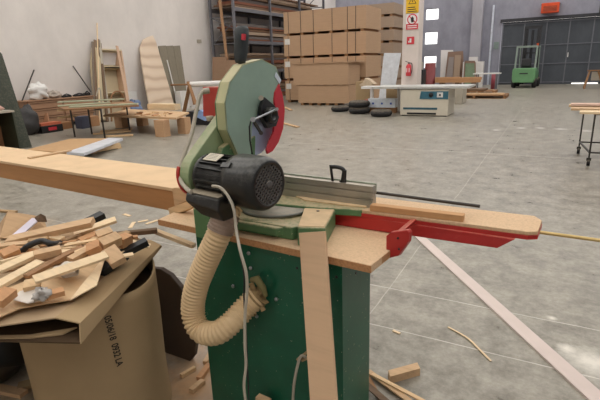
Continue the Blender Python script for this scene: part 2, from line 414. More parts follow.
part('fan_grille',b,paint('lit dusty grille',(78,78,78),.5,dust=.3,var=.2,scale=20),fc)  # bars painted lighter than the cowl, as if catching the light
for k_ in range(4):
    b=mm(); an=R_(45+90*k_); dr=side*math.cos(an)+up*math.sin(an); b.plank(A0+ax*.165+dr*.094,A0+ax*.215+dr*.101,.02,.012,side=ax.cross(dr)); part('mounting_lug',b,blackm,fc)
# terminal box, hanging off the front underside
def tl(s,u,w): return A0+ax*s-side*(-u)+up*w
tbm=mm()
fr=side*1.0  # towards the viewer
if fr.y>0: fr=-fr
def tq(s,o,w): return A0+ax*s+fr*o+up*w
P8=[tq(.0,.03,-.045),tq(.185,.03,-.045),tq(.185,.115,-.05),tq(.0,.115,-.05)]
Q8=[tq(.05,.03,-.14),tq(.175,.03,-.145),tq(.175,.09,-.145),tq(.05,.09,-.14)]
R8=[tq(.0,.03,-.085),tq(.185,.03,-.095),tq(.185,.125,-.095),tq(.0,.125,-.08)]
tbm.add(P8+R8+Q8,[(0,1,2,3),(8,9,10,11)]+[(i,(i+1)%4,4+(i+1)%4,4+i) for i in range(4)]+[(4+i,4+(i+1)%4,8+(i+1)%4,8+i) for i in range(4)])
tbx=part('terminal_box',tbm,blackm,mo,bevel=.006)
b=mm(); l4=[tq(.005,.04,-.045),tq(.18,.04,-.045),tq(.18,.113,-.048),tq(.005,.113,-.048)]; b.prism(l4,up*.004); part('box_lid',b,paint('lit dusty grey lid',(120,116,106),.6,dust=.4),tbx,bevel=.001)  # grey base colour stands for light falling on the box top
b=mm(); dr=(fr*.38+up*.93).normalized(); tn=ax.cross(dr)
b.plank(A0+ax*.045+dr*.09,A0+ax*.12+dr*.09,.045,.003,side=tn); pl_=part('rating_plate',b,paint('dusty rating plate',(196,188,168),.5),mo,label='pale rating plate')
b=mm()
for i in range(4): b.plank(A0+ax*(.055)+dr*.0918+tn*(-.014+.009*i),A0+ax*(.1+.003*i)+dr*.0918+tn*(-.014+.009*i),.0015,.0006,side=tn)
part('plate_print',b,paint('plate print',(110,104,92),.6),pl_)
# ---- belt cover and motor mount
def yz(cx,cy,cz,r,n,a0=0,a1=360): return [V((cx,cy+r*math.cos(R_(a0+(a1-a0)*i/n)),cz+r*math.sin(R_(a0+(a1-a0)*i/n)))) for i in range(n+1)]
G=V((-1.27,1.63,1.42)); my,mz=1.335,1.185
dv=V((0,G.y-my,G.z-mz)); ang=math.degrees(math.atan2(dv.z,dv.y))
def capsule(x,r0,r1): return [*yz(x,my,mz,r0,14,ang+90,ang+270),*yz(x,G.y,G.z,r1,14,ang-90,ang+90)]
b=mm(); b.prism(capsule(-1.375,.094,.08),(.05,0,0)); bc=part('belt_cover',b,paint('dusty green cover',(140,158,118),.5,dust=.4,var=.08),saw,bevel=.004)
b=mm(); b.prism([*yz(-1.39,my,mz,.099,20,ang+115,ang+255)],(.015,0,0)); part('cover_back',b,red,bc,bevel=.003,label='red back plate')
b=mm(); b.prism([(-1.325,1.33,1.10),(-1.325,1.42,1.10),(-1.325,1.50,1.22),(-1.325,1.52,1.31),(-1.325,1.42,1.28)],(.03,0,0)); part('motor_mount',b,green,saw,bevel=.004)
b=mm(); b.prism([(-1.36,1.44,1.0),(-1.36,1.60,1.0),(-1.36,1.64,1.3),(-1.36,1.46,1.27)],(.07,0,0)); part('pivot_bracket',b,green,saw,bevel=.006)
# ---- blade guard: ten-sided shell, cream rim, green face
face=[(262,59),(276,66.5),(280,78),(276,92),(277,106),(262,106),(252,124),(250.5,160),(242,165),(235,148),(227,130),(225,103),(230,82),(243,64.5)]
fp=[mX(x,y,-1.27) for x,y in face]
b=mm(); b.prism(fp,(-.004,0,0)); bg_=part('blade_guard',b,guardgreen,saw)
T=-.05
rim=[fp[i] for i in (8,9,10,11,12,13,0,1,2)]
c_=V((0,1.63,1.42))
b=mm()
for i in range(len(rim)-1):
    p,q=rim[i],rim[i+1]
    def inn(v): d=V((0,c_.y-v.y,c_.z-v.z)).normalized(); return v+d*.004
    b.add([p,q,inn(q),inn(p)]+[v_+V((T,0,0)) for v_ in (p,q,inn(q),inn(p))],[(0,1,2,3),(4,5,6,7),(0,1,5,4),(1,2,6,5),(2,3,7,6),(3,0,4,7)])
part('guard_rim',b,cream,bg_,label='dusty cream guard rim')
full=[fp[i] for i in (8,9,10,11,12,13,0,1,2)]+[mX(284,110,-1.27),mX(279,135,-1.27),mX(268,152,-1.27)]
b=mm(); b.prism([v_+V((T-.002,0,0)) for v_ in full],(-.004,0,0)); part('guard_back',b,green,bg_)
b=mm(); q=[mX(x,y,-1.268) for x,y in((276,72),(281,80),(279.5,84),(274.5,76.5))]; b.prism(q,(.0015,0,0)); part('sticker',b,paint('pale blue sticker',(206,216,228),.4),bg_,label='small pale sticker')
# swinging red lower guard
rp=[(279.5,84),(283,96),(285,110),(283.5,128),(279,142),(273,151),(268,154),(267,150),(270,141),(274,132),(274.5,126),(273,120),(276,112),(274.5,100),(275.5,92)]
b=mm(); b.prism([mX(x,y,-1.262) for x,y in rp],(-.012,0,0)); part('lower_guard',b,redguard,saw,label='red swinging lower guard',bevel=.002)
# blade with teeth
bc0=mX(268,116,-1.30); bl=mm(); Rb=.165; n=60; vs=[]
cy,cz=1.64,1.37
ring=[]
for i in range(n*2):
    r=Rb if i%2 else Rb-.007; an=math.pi*i/n; ring.append(V((-1.30,cy+r*math.cos(an),cz+r*math.sin(an))))
bl.prism(ring,(.003,0,0)); part('saw_blade',bl,bladem,saw)
# arbor housing, ring, links
b=mm(); b.prism([mX(x,y,-1.262) for x,y in((261.5,97),(272,106),(276,117),(273,126),(264,128),(258,117),(258,107))],(.02,0,0)); ab=part('arbor_housing',b,blackp,saw,bevel=.003)
pa=mX(267.5,115,-1.243); b=mm(); b.lathe(pa,(1,0,0),[(0,0),(0,.034),(.035,.034),(.038,.030),(.038,.018),(.02,.016),(.0201,0)],28); part('arbor_nut',b,blackm,ab)
b=mm(); b.cyl(mX(261,98,-1.25),mX(261,98,-1.235),.011,14); part('cap_screw',b,greyp,ab)
b=mm(); b.tube([mX(253,120,-1.19),mX(277,109,-1.19)],.0045,10); b.cyl(mX(277,109,-1.205),mX(277,109,-1.175),.0075,12); b.cyl(mX(253,119.5,-1.21),mX(253,119.5,-1.18),.011,12)
lv=part('guard_link',b,steel,saw)
b=mm(); b.plank(mX(253,120,-1.195),mX(261,133,-1.195),.013,.006,side=V((0,1,.3))); b.cyl(mX(261,133,-1.215),mX(261,133,-1.185),.009,12); part('link_plate',b,dsteel,lv)
b=mm(); b.tube([mX(249.5,126,-1.2),mX(250,140,-1.2),mX(252.5,156,-1.2)],.0035,8); b.tube([mX(249.5,127,-1.2),mX(251,121,-1.2),mX(254,120,-1.2)],.0035,8); part('thin_rod',b,blackp,lv)
# handle
H0=mD(240.5,63,1.95); H1=mD(242,26,1.93); d_=(H1-H0)
b=mm(); nn=14; ring_=lambda c,w,h:[c+V((w*math.copysign(abs(math.cos(t_))**.6,math.cos(t_)),h*math.copysign(abs(math.sin(t_))**.6,math.sin(t_)),0)) for t_ in [2*math.pi*i/nn for i in range(nn)]]
lv_=[(0,.017),(.08,.021),(.3,.025),(.7,.026),(.92,.024),(1,.017)]
vs=[]; 
for s_,w_ in lv_: vs+=ring_(H0+d_*s_,w_,w_*1.15)
b.add(vs,[(i*nn+k2,i*nn+(k2+1)%nn,(i+1)*nn+(k2+1)%nn,(i+1)*nn+k2) for i in range(5) for k2 in range(nn)]+[tuple(range(nn)),tuple(range(5*nn,6*nn))],True)
ha=part('handle',b,paint('handle dark plastic',(38,44,46),.5,var=.25,scale=30),saw)
b=mm(); b.plank(mD(243.8,34,1.895),mD(243.5,40,1.9),.014,.012,side=V((1,0,0))); part('trigger_switch',b,redguard,ha)
b=mm(); b.tube([H0+V((0,0,.01)),mX(246,68,-1.31)+V((0,0,-.01))],.014,10); part('handle_stem',b,dsteel,ha)
# red switch plate behind the guard
b=mm(); q=[mY(x,y,1.72) for x,y in((202.5,87),(226,87),(222,117.5),(203,116.5))]; b.prism(q,(0,.05,0)); rp_=part('switch_box',b,paint('red switch box',(178,58,46),.45,dust=.2),saw,bevel=.003)
b=mm(); q=mY(210,118,1.70); b.lathe(q+V((0,0,-.014)),(0,0,1),[(0,0),(0,.016),(.02,.02),(.024,.018),(.0241,0)],18); part('knob',b,greyp,rp_)
b=mm(); b.plank(mY(222,112,1.74),mY(240,125,1.74),.03,.03); part('switch_mount',b,green,rp_)
# conduit down to the motor
b=mm(); ps=[mD(208,90.5,1.95),mD(203,91.5,1.94),mD(199.5,97,1.93),mD(196.5,110,1.92),mD(191.5,134,1.9),mD(185,152,1.88),mD(180.5,168,1.86),mD(181,181,1.83),mD(187,189,1.79),mD(191,192,1.76)]
b.tube(spline(ps,6),.0085,10); b.cyl(mD(209,90.5,1.95),mD(203,91.5,1.94),.0125,12); part('conduit',b,greyp,saw,label='grey flexible conduit')
# dust hose
hp=[mY(231,206,1.31),mY(226,216,1.28),mY(218,236,1.25),mY(207,260,1.23),mY(196,288,1.21),mY(193,312,1.20),mY(200,330,1.19),mY(216,333,1.20),mY(231,323,1.24),mY(246,307,1.31),mY(258,296,1.35)]
sp_=spline(hp,26); Ls=[0]
for i in range(1,len(sp_)): Ls.append(Ls[-1]+(sp_[i]-sp_[i-1]).length)
pts=[];rs=[]; s_=0; j=0; step=.0032
while s_<Ls[-1]:
    while Ls[j+1]<s_ and j<len(Ls)-2: j+=1
    t_=(s_-Ls[j])/(Ls[j+1]-Ls[j]); pts.append(sp_[j].lerp(sp_[j+1],t_)); rs.append(.0475+.0035*math.cos(2*math.pi*s_/.0165)); s_+=step
b=mm(); b.tube(pts,rs,28); ho=part('dust_hose',b,hosem,saw,label='ribbed cream dust hose')
tapem=paint('brown wrapping tape',(150,128,112),.35,var=.2,scale=30)
b=mm(); tp=pts[10:34]; b.tube(tp,[.054+.002*math.sin(i*1.7) for i in range(len(tp))],20); part('tape_wrap',b,tapem,ho)
b=mm(); k=V((0,0,0)); pe=pts[-1]
b.tube([pts[-6],pts[-3],pe+V((.012,.02,.005))],[.05,.047,.036],16)
for i in range(7):
    an=i*.9; dr=V((math.cos(an),-.25,math.sin(an))); b.plank(pe+dr*.02+V((.008,-.01,0)),pe+dr*(.055+.01*(i%3))+V((.012,-.012,0)),.02,.006,roll=i*.6)
part('hose_wrap',b,paint('frayed wrapping',(146,122,84),.8,var=.3,scale=25),ho)
b=mm(); b.tube([mY(252,280,1.33),mY(257,279,1.325),mY(263,288,1.32),mY(266,296,1.33)],[.012,.016,.014,.008],10); part('rag_strip',b,paint('olive rag',(112,104,66),.9,var=.2),ho)
# cables
b=mm(); cb=[mD(212,186,1.66),mD(220,187.5,1.65),mD(228,196,1.64),mD(234,210,1.63),mD(236,228,1.63),mD(240,250,1.6),mD(246,272,1.6),mD(247,292,1.62),mD(245,315,1.64),mD(245,345,1.66),mD(246,365,1.68),mD(244,385,1.7),mD(246,405,1.72),mD(247,432,1.74)]
b.tube(spline(cb,6),.0055,9); part('power_cable',b,greyp,saw,label='pale grey cable')
b=mm(); cb=[mD(234,212,1.66),mD(240,252,1.63),mD(244,275,1.63),mD(244,300,1.65),mD(246.5,340,1.68),mD(247.5,368,1.7),mD(249,400,1.74),mD(250,430,1.76)]
b.tube(spline(cb,6),.003,8); part('thin_cable',b,blackp,saw)
b=mm(); cb=[mY(307,358,1.35),mY(301,356,1.33),mY(297,368,1.32),mY(294,385,1.31),mY(293,400,1.31),mY(292,425,1.3)]
b.tube(spline(cb,6),.006,9); part('lower_cable',b,greyp,saw,label='pale cable at the cabinet foot')
b=mm(); b.plank(mY(298,359,1.35),mY(306,353,1.35),.02,.01); b.plank(mY(302,360,1.35),mY(309,357,1.35),.012,.012); part('cable_clip',b,paint('tan clip',(176,150,112),.7),saw)

# ---- loose things on and against the machine
p0=mP(369,206.5,1.025); p1=mP(464,220.5,1.025)
b=mm(); b.plank(V((-.74,1.678,1.0275)),V((-.375,1.705,1.0275)),.035,.025)
solo('wooden_batten',b,W('batten wood',(200,154,108),var=.12),'thin rectangular wood batten lying on the red arm of the saw','batten',bevel=.0015)
b=mm(); b.cyl((-.125,1.775,.989),(.30,1.80,.985),.0065,10); 
b.cyl((-.18,1.772,.99),(-.125,1.775,.989),.0065,10)
solo('brass_rod',b,paint('brass coloured rod',(206,178,120),.35,metal=.5),'thin yellowish rod sticking out past the red arm end','rod')
tp=(mY(298.6,233,1.335)+mY(326.5,231,1.335))/2; bt=(mY(308.5,400,1.17)+mY(340,400,1.17))/2
dd=(bt-tp).normalized(); k_=(tp.z)/(-dd.z); end=tp+dd*(k_-.002)
b=mm(); b.plank(tp,end,.106,.014,side=V((1,.02,0))); solo('leaning_board',b,W('pale mdf board',(214,180,146),var=.05),'long pale flat board leaning upright against the saw cabinet front','board',bevel=.001)
q=mY(266,395,1.335); b=mm(); b.box(q.x-.033,q.x+.033,1.30,1.33,.001,q.z); 
solo('wood_offcut',b,tan,'small wood offcut standing on the floor at the foot of the green cabinet','offcut',bevel=.001)
# wood pieces on the board at the left, ending the beam
b=mm(); b.plank(mP(182,216,.955),mP(182,217,.955)+V((0,.001,0)),.01,.01) if False else None
def ofc(name,label,p,q,w,t_,mat,rl=0,grp=None,cat='offcut'): 
    b=MB(); b.plank(p,q,w,t_,roll=rl); return solo(name,b,mat,label,cat,group=grp,bevel=.0015)
b=mm(); b.box(-1.605,-1.52,1.37,1.40,.932,.985); 
b=mm(); b.prism([mY(168,208.5,1.46),mY(190,200.5,1.46),mY(191.5,207.5,1.46),mY(170,217,1.46)],(.015,.035,0)); solo('wood_offcut',b,pine,'pale batten lying at the left end of the saw worktop','offcut',bevel=.001)
b=mm(); b.prism([mY(172,188.5,1.52),mY(175,187.5,1.52),mY(190,190,1.52),mY(190,199.5,1.52),mY(174.5,206,1.52)],(.02,.02,0)); solo('wood_offcut',b,tan,'small upright wood piece between the long beam end and the saw','offcut',bevel=.001)
# ---- long beam at left carrying a top board
bm_=thing('long_beam','long plywood-topped box beam running left from the saw','beam',MA@V((-3.2,1.75,.78)),R_(-4))
b=mm(); b.box(-5.6,-1.735,1.60,1.93,.87,.985); part('beam_box',b,beamface,bm_,bevel=.002)
b=mm(); b.box(-5.6,-1.73,1.593,1.955,.985,1.003); part('top_board',b,beamtop,bm_,bevel=.002)
for x in (-5.3,-3.1):
    b=mm(); 
    if x<-4: b.box(x,x+.08,1.65,1.88,0,.87); part('support_post',b,brown,bm_)
b=mm(); b.box(-1.735,-1.67,1.66,1.88,.93,.985); 
part('beam_tongue',b,beamface,bm_)
b=mm(); b.plank(mP(29,158,1.009)+V((0,.0,0)),mP(70,150.5,1.009),.045,.01); solo('plywood_strip',b,tan,'short plywood strip lying across the top of the long beam','strip')
# ============================================================ BACKGROUND
rnd=random.Random(5)
# ---- stacks of sheet material on pallets: every pack is a thing
strapm=paint('dark strap',(60,52,46),.6); labelm=paint('pallet label',(216,214,210),.6)
def sheet_pack(x0,x1,y0,y1,z0,z1,label,group,mat=mdf,nst=5,lab=False,cat='board pack',side_st=0,bearer=.1,stpos=None):
    t_=thing('board_pack',label,cat,((x0+x1)/2,(y0+y1)/2,z0),0,group)
    part('boards',MB().box(x0,x1,y0,y1,z0+bearer,z1),mat,t_)
    n=6
    for i in range(n):
        x=x0+.1+(x1-x0-.34)*i/(n-1); part('bearer',MB().box(x,x+.14,y0+.02,y1-.02,z0,z0+bearer),brown,t_)
    for i in range(nst):
        x=(x0+(x1-x0)*(i+.5)/nst) if stpos is None else x0+(x1-x0)*stpos[i]
        part('strap',MB().box(x-.012,x+.012,y0-.006,y0,z0+bearer,z1-.001),strapm,t_)
    if lab: part('label',MB().box(x0+.05,x0+.3,y0-.009,y0-.001,z1-.35,z1-.12),labelm,t_,label='white paper label')
    return t_
st=[.06,.22,.38,.61,.79,.885]
zs=[0,.93,1.86,2.79,3.74]
names=['bottom','second from the floor','third from the floor','top']
hid=['strapped brown board pack at the bottom of the big stack','strapped brown board pack second from the floor in the big stack','strapped brown board pack third from the floor in the big stack','strapped brown board pack topmost in the big stack']
xr=[(-10.6,-6.85),(-10.62,-6.83),(-10.6,-6.85),(-10.57,-6.85)]
for i in range(4):
    sheet_pack(xr[i][0],xr[i][1],18.15+.01*i,20.0,zs[i],zs[i+1],hid[i],'board packs in the big stack',lab=i<3,nst=6,stpos=st)
# lower pair in front
sheet_pack(-9.28,-7.05,16.9,18.05,0,.78,'lower brown board pack standing in front of the big stack','low board packs',nst=0,bearer=.09)
sheet_pack(-9.45,-7.05,16.85,18.05,.785,1.62,'upper brown board pack on the low stack before the big stack','low board packs',nst=0,bearer=.015)
part('top_sheet',MB().box(-9.55,-6.9,16.8,18.1,1.62,1.65),mdf,[o for o in C.objects if o.name.startswith('board_pack')][-1])
# stack further back to the right
for i in range(7):
    z=i*.63; sheet_pack(-10.2,-7.55,24.0,27.5,z,z+.63,['greyish board pack in the far stack, lowest','greyish board pack in the far stack, second from the floor','greyish board pack in the far stack, third from the floor','greyish board pack in the far stack, fourth from the floor','greyish board pack in the far stack, fifth from the floor','greyish board pack in the far stack, sixth from the floor','greyish board pack in the far stack, topmost'][i],'board packs in the far stack',mat=mdf2,nst=0,bearer=.12)
# ---- rack along the left wall
rk=thing('storage_rack','tall grey metal rack of stored timber along the left wall','rack',(-13.2,21.5,0))
for y in (17.4,20.4,23.4,26.4):
    for x in (-13.85,-12.6):
        part('upright',MB().box(x-.05,x+.05,y-.05,y+.05,0,5.6),rackm,rk)
    for z in ((.4,1.5,2.6,3.7,4.8) if y in (17.4,26.4) else ()):
        part('brace',MB().plank((-13.8,y,z),(-12.65,y,z+.9 if int(z*10)%2==0 else z-.5),.03,.03),rackm,rk)
        part('brace',MB().box(-13.8,-12.65,y-.02,y+.02,z-.02,z+.02),rackm,rk)
for z in (1.35,2.65,4.0,5.3):
    for x in (-13.85,-12.6): part('beam',MB().box(x-.04,x+.04,17.4,26.4,z-.07,z+.07),rackm,rk)
    part('shelf',MB().box(-13.8,-12.65,17.45,26.35,z+.07,z+.09),paint('rack shelf board',(104,92,84),.8),rk)
tmats=[W('rack timber',(128,98,76),var=.2),dkbrown,W('reddish brown timber',(128,80,60),var=.2),mdf2,W('grey timber',(110,102,98),var=.2)]
lv=[0.05,1.44,2.74,4.09]; lbl=['on the floor level of the grey rack','on the lower shelf of the grey rack','on the middle shelf of the grey rack','on the upper shelf of the grey rack']
for li,z in enumerate(lv):
    zz_=z
    for k in range(7):
        h=rnd.uniform(.05,.13) if k!=3 else .16; y0_=17.5+rnd.uniform(0,.7); y1_=26.2-rnd.uniform(0,2.5)
        x0_=-13.77+rnd.uniform(0,.2); x1_=-12.68+rnd.uniform(-.15,.01)
        if zz_+h>z+1.1: break
        solo('timber_bundle',MB().box(x0_,x1_,y0_,y1_,zz_,zz_+h*.85),tmats[(k*2+li)%5],'long stored timber '+lbl[li],'timber','timber '+lbl[li]); zz_+=h
solo('dark_cover_sheet',MB().box(-13.78,-12.68,20.5,23.2,5.40,5.55),paint('dark blue grey cover',(62,62,72),.7),'dark grey cover sheet on the top shelf of the rack','sheet')
ba=PY(228,68,17.0); bb_=PY(219,-6,17.2); ba=bb_+(ba-bb_)*(bb_.z/(bb_.z-ba.z)); o=MB(); o.plank(ba,bb_,.12,.05); solo('leaning_batten',o,W('tall brown batten',(176,138,106),var=.1),'tall brown batten leaning against the end of the storage rack','batten')
for (a,bq,c_,lb) in ((208,222,57,'left brown board panel standing at the rack end'),(222,237,60,'right brown board panel standing at the rack end')):
    p0=PY(a,c_,16.6); p1=PY(bq,c_,16.6); solo('brown_board',MB().add([(p0.x,16.6,0),(p1.x,16.6,0),(p1.x,16.9,p1.z),(p0.x,16.9,p0.z),(p0.x,16.65,0),(p1.x,16.65,0),(p1.x,16.95,p1.z),(p0.x,16.95,p0.z)],[(0,1,2,3),(4,5,6,7),(0,1,5,4),(1,2,6,5),(2,3,7,6),(3,0,4,7)]),W('panel brown',(158,128,104),var=.08),lb,'panel','panels at the rack end')
# ---- white panel and clutter in front of far stack
def lean(name,label,cat,px,mat,Y,t_=.03,back=.25,grp=None):
    """panel leaning backwards: px lists bottom-left,bottom-right,top-right,top-left"""
    v_=[PY(*px[0],Y),PY(*px[1],Y),PY(*px[2],Y+back),PY(*px[3],Y+back)]
    for q in v_[:2]: q.z=.002
    return solo(name,MB().prism(v_,(0,t_,.0)),mat,label,cat,grp)
lean('white_board','white panel with two holes leaning before the far board stack','panel',[(378,108),(392,108),(401,53),(384,53)],paint('white panel',(214,218,224),.5),17.2)
sm=[PY(385,72,17.0),PY(389,72,17.0)]
# tyres
def tyre(p,label,sc=1.):
    b=MB(); R0,r_=.31*sc,.1*sc; prof=[]
    for i in range(13):
        a_=2*math.pi*i/12; prof.append((.1*sc+.092*sc*math.sin(a_),R0-.085*sc+.095*sc*math.cos(a_)))
    b.lathe(p,(0,0,1),prof,24); 
    t_=solo('tyre',b,rubber,label,'tyre','old tyres before the board stacks')
    q=MB(); 
    return t_
pA=P(345.5,113,0)
tyre(P(338,112,0)+V((0,.2,0)),'black tyre lying leftmost in front of the board stacks')
tyre(P(357,114,0)+V((0,.2,0)),'black tyre under another in the pair of stacked tyres',1.1)
tyre(P(357,114,0)+V((0,.2,.202)),'black tyre on top of the pair of stacked tyres',1.1)
tyre(P(379,117,0)+V((0,.2,0)),'black tyre lying rightmost, beside the panel saw',1.05)
tyre(P(340,111,0)+V((-.15,1.3,0)),'black tyre lying behind the leftmost tyre',.8)
# small white table with clutter
b=thing('side_table','small white table arm with one post left of the panel saw','table',P(372,116,0)+V((0,.4,0)))
yT=15.0
q0=PY(361,86,yT); q1=PY(401,86,yT)
part('table_top',MB().box(q0.x,q1.x,yT,yT+.5,.74,.82),white,b)
part('leg',MB().box(PY(369,90,yT).x,PY(369,90,yT).x+.1,yT+.1,yT+.2,0,.74),white,b)
part('leg',MB().box(q1.x-.15,q1.x-.05,yT+.1,yT+.2,0,.74),white,b)
solo('cardboard_box',MB().box(PY(358,90,16).x,PY(371,90,16).x,15.8,16.25,0,.95),card,'open brown cardboard box behind the small white table','box')
solo('cardboard_box',MB().box(PY(388,90,16).x,PY(400,90,16).x,15.8,16.2,0,.7),card,'brown cardboard box under the leaning white panel','box')
solo('crumpled_wrap',MB().prism([PY(359,85,15.7),PY(365,88,15.7),PY(374,84,15.7),PY(369,80,15.7),PY(365,78,15.7),PY(363,82,15.7)],(.02,.3,0)),paint('beige wrap',(196,176,150),.8),'crumpled beige wrapping on the brown box behind the tyres','wrap')
b=MB(); q0=PY(371,107,14.9); q1=PY(398,103,14.9); b.box(q0.x,q1.x,14.6,14.9,.17,.45)
wbx=thing('machine_tray','white tray with blue spots and a red end beside the panel saw','tray',((q0.x+q1.x)/2,14.75,.15))
part('tray_body',b,paint('tray white',(214,220,228),.4),wbx)
part('red_end',MB().box(q0.x-.12,q0.x,14.6,14.9,.15,.42),red,wbx,label='red end')
for k in range(3): part('blue_spot',MB().box(q0.x+.15+k*.3,q0.x+.21+k*.3,14.59,14.6,.27,.33),paint('blue mark',(60,90,170),.5),wbx)
solo('support_block',MB().box(q0.x,q1.x,14.65,14.85,0,.165),brown,'brown block under the white tray beside the tyres','block')
# ---- panel saw
ps=thing('panel_saw','cream sliding panel saw with a teal control panel','panel saw',(-3.5,14.2,0))
xa=PY(400,115,13.95).x; xb=PY(447.5,117,13.95).x
part('saw_body',MB().box(xa,xb,13.95,14.9,.02,.78),paint('panel saw cream',(212,204,186),.5,var=.03),ps,bevel=.01)
part('plinth',MB().box(xa+.05,xb-.05,13.98,14.85,0,.02),blackp,ps)
part('saw_table',MB().box(xa-.9,xb+.55,13.9,15.1,.8,.86),paint('cast table',(196,196,192),.45,metal=.2),ps)
part('table_rim',MB().box(xa-.2,xb,13.93,14.9,.78,.8),blackp,ps)
cp=part('control_panel',MB().prism([(PY(421,92,13.94).x,13.93,.72),(PY(419.5,99,13.94).x,13.93,.5),(xb-.01,13.93,.5),(xb-.01,13.93,.72)],(0,.02,0)),paint('teal panel',(52,104,122),.5),ps,label='teal control panel')
part('knob',MB().lathe((PY(431,95,13.93).x,13.93,.62),(0,-1,0),[(0,0),(0,.07),(.03,.06),(.0301,0)],16),blackp,cp)
part('switch_plate',MB().box(PY(437,95,13.93).x,PY(443,95,13.93).x,13.915,13.93,.55,.69),labelm,cp)
part('switch',MB().lathe((PY(440,95,13.93).x,13.915,.62),(0,-1,0),[(0,0),(0,.03),(.02,.025),(.0201,0)],12),blackp,cp)
part('slot_panel',MB().box(PY(403,110,13.93).x,PY(437,110,13.93).x,13.94,13.955,.19,.25),paint('teal slot',(52,92,108),.5),ps)
part('slot',MB().box(PY(407,110,13.93).x,PY(436,110,13.93).x,13.93,13.955,.05,.1),blackp,ps)
# ---- signs and extinguisher on the pillar
yp=15.5
def sg(name,label,x0,x1,yt,yb_,mat,cat='sign'):
    a=PY(x0,yt,yp-.01); c=PY(x1,yb_,yp-.01); o=thing(name,label,cat,((a.x+c.x)/2,yp-.01,c.z)); part('plate',MB().box(a.x,c.x,yp-.016,yp-.002,c.z,a.z),mat,o); return o,a.x,c.x,c.z,a.z
yel=paint('sign yellow',(232,186,40),.5,var=.02); redp=paint('sign red',(206,56,66),.5,var=.02); wsig=paint('sign white',(232,228,226),.5,var=.02); blk=paint('sign black',(30,28,28),.5)
f=-.0165
def tri(parent,cx,cz,r,mat,y,name='triangle',inner=None):
    return part(name,MB().prism([(cx+r*math.sin(R_(a_)),y,cz+r*math.cos(R_(a_))) for a_ in (0,120,240)],(0,.003,0)),mat,parent)
o,x0,x1,z0,z1=sg('warning_sign','yellow warning sign with triangle at the top of the pillar',406.5,418.5,-7,13,yel)
cx=(x0+x1)/2
tri(o,cx,z1-.26,.15,blk,yp-.02); tri(o,cx,z1-.26,.115,yel,yp-.022,'triangle_inner'); part('exclamation_mark',MB().box(cx-.012,cx+.012,yp-.026,yp-.022,z1-.29,z1-.2),blk,o)
for k in range(3): part('text_line',MB().box(x0+.05,x1-.05-.03*k,yp-.019,yp-.016,z0+.05+.06*k,z0+.075+.06*k),blk,o)
o,x0,x1,z0,z1=sg('prohibition_sign','white round red-ringed prohibition sign with red caption on the pillar',406.5,418,13.4,29,wsig)
cx=(x0+x1)/2; cz=z1-.19
b=MB(); n=24
for i in range(n):
    a_,c_=2*math.pi*i/n,2*math.pi*(i+1)/n
    b.add([(cx+r*math.cos(q),y,cz+r*math.sin(q)) for y in (yp-.02,yp-.016) for q in (a_,c_) for r in (.13,.165)],[(0,1,3,2),(4,5,7,6),(1,3,7,5),(0,2,6,4)])
b.plank((cx-.1,yp-.018,cz+.1),(cx+.1,yp-.018,cz-.1),.004,.03); part('red_ring',b,redp,o)
part('pictogram',MB().prism([(cx-.03,yp-.021,cz-.09),(cx+.05,yp-.021,cz-.09),(cx+.05,yp-.021,cz+.03),(cx,yp-.021,cz+.09),(cx-.05,yp-.021,cz+.03)],(0,.003,0)),blk,o)
cap=part('caption_strip',MB().box(x0,x1,yp-.02,yp-.016,z0,z0+.17),redp,o)
for k in range(2): part('text_line',MB().box(x0+.04,x1-.04,yp-.023,yp-.02,z0+.04+.06*k,z0+.065+.06*k),wsig,cap)
o,x0,x1,z0,z1=sg('fire_sign','small red and white fire equipment sign on the pillar',407,414,37,44,redp)
cx=(x0+x1)/2; part('pictogram',MB().box(cx-.03,cx+.03,yp-.02,yp-.016,z0+.05,z1-.05),wsig,o); part('pictogram',MB().box(cx-.07,cx-.04,yp-.02,yp-.016,z0+.05,z1-.12),wsig,o)
ex=PY(408.5,68,yp-.12); fe_=thing('fire_extinguisher','red fire extinguisher hanging low on the painted pillar','fire extinguisher',(ex.x,yp-.1,PY(408,76,yp).z))
z0=PY(408,76,yp-.1).z
part('cylinder',MB().lathe((ex.x,yp-.1,z0),(0,0,1),[(0,0),(.0,.07),(.02,.085),(.3,.085),(.35,.06),(.38,.03),(.381,0)],20),redp,fe_)
part('wall_bracket',MB().box(ex.x-.05,ex.x+.05,yp-.03,yp,z0+.15,z0+.2),blackp,fe_)
part('valve',MB().box(ex.x-.02,ex.x+.02,yp-.12,yp-.08,z0+.38,z0+.43),blackp,fe_)
part('handle',MB().plank((ex.x-.02,yp-.1,z0+.43),(ex.x-.12,yp-.1,z0+.47),.025,.015),blackp,fe_)
part('hose',MB().tube(spline([(ex.x+.02,yp-.1,z0+.41),(ex.x+.1,yp-.1,z0+.38),(ex.x+.11,yp-.1,z0+.2),(ex.x+.08,yp-.1,z0+.05)],5),.012,8),blackp,fe_)
part('label',MB().prism([(ex.x-.05,yp-.18,z0+.12),(ex.x+.05,yp-.18,z0+.12),(ex.x+.05,yp-.18,z0+.25),(ex.x-.05,yp-.18,z0+.25)],(0,.006,0)),wsig,fe_)
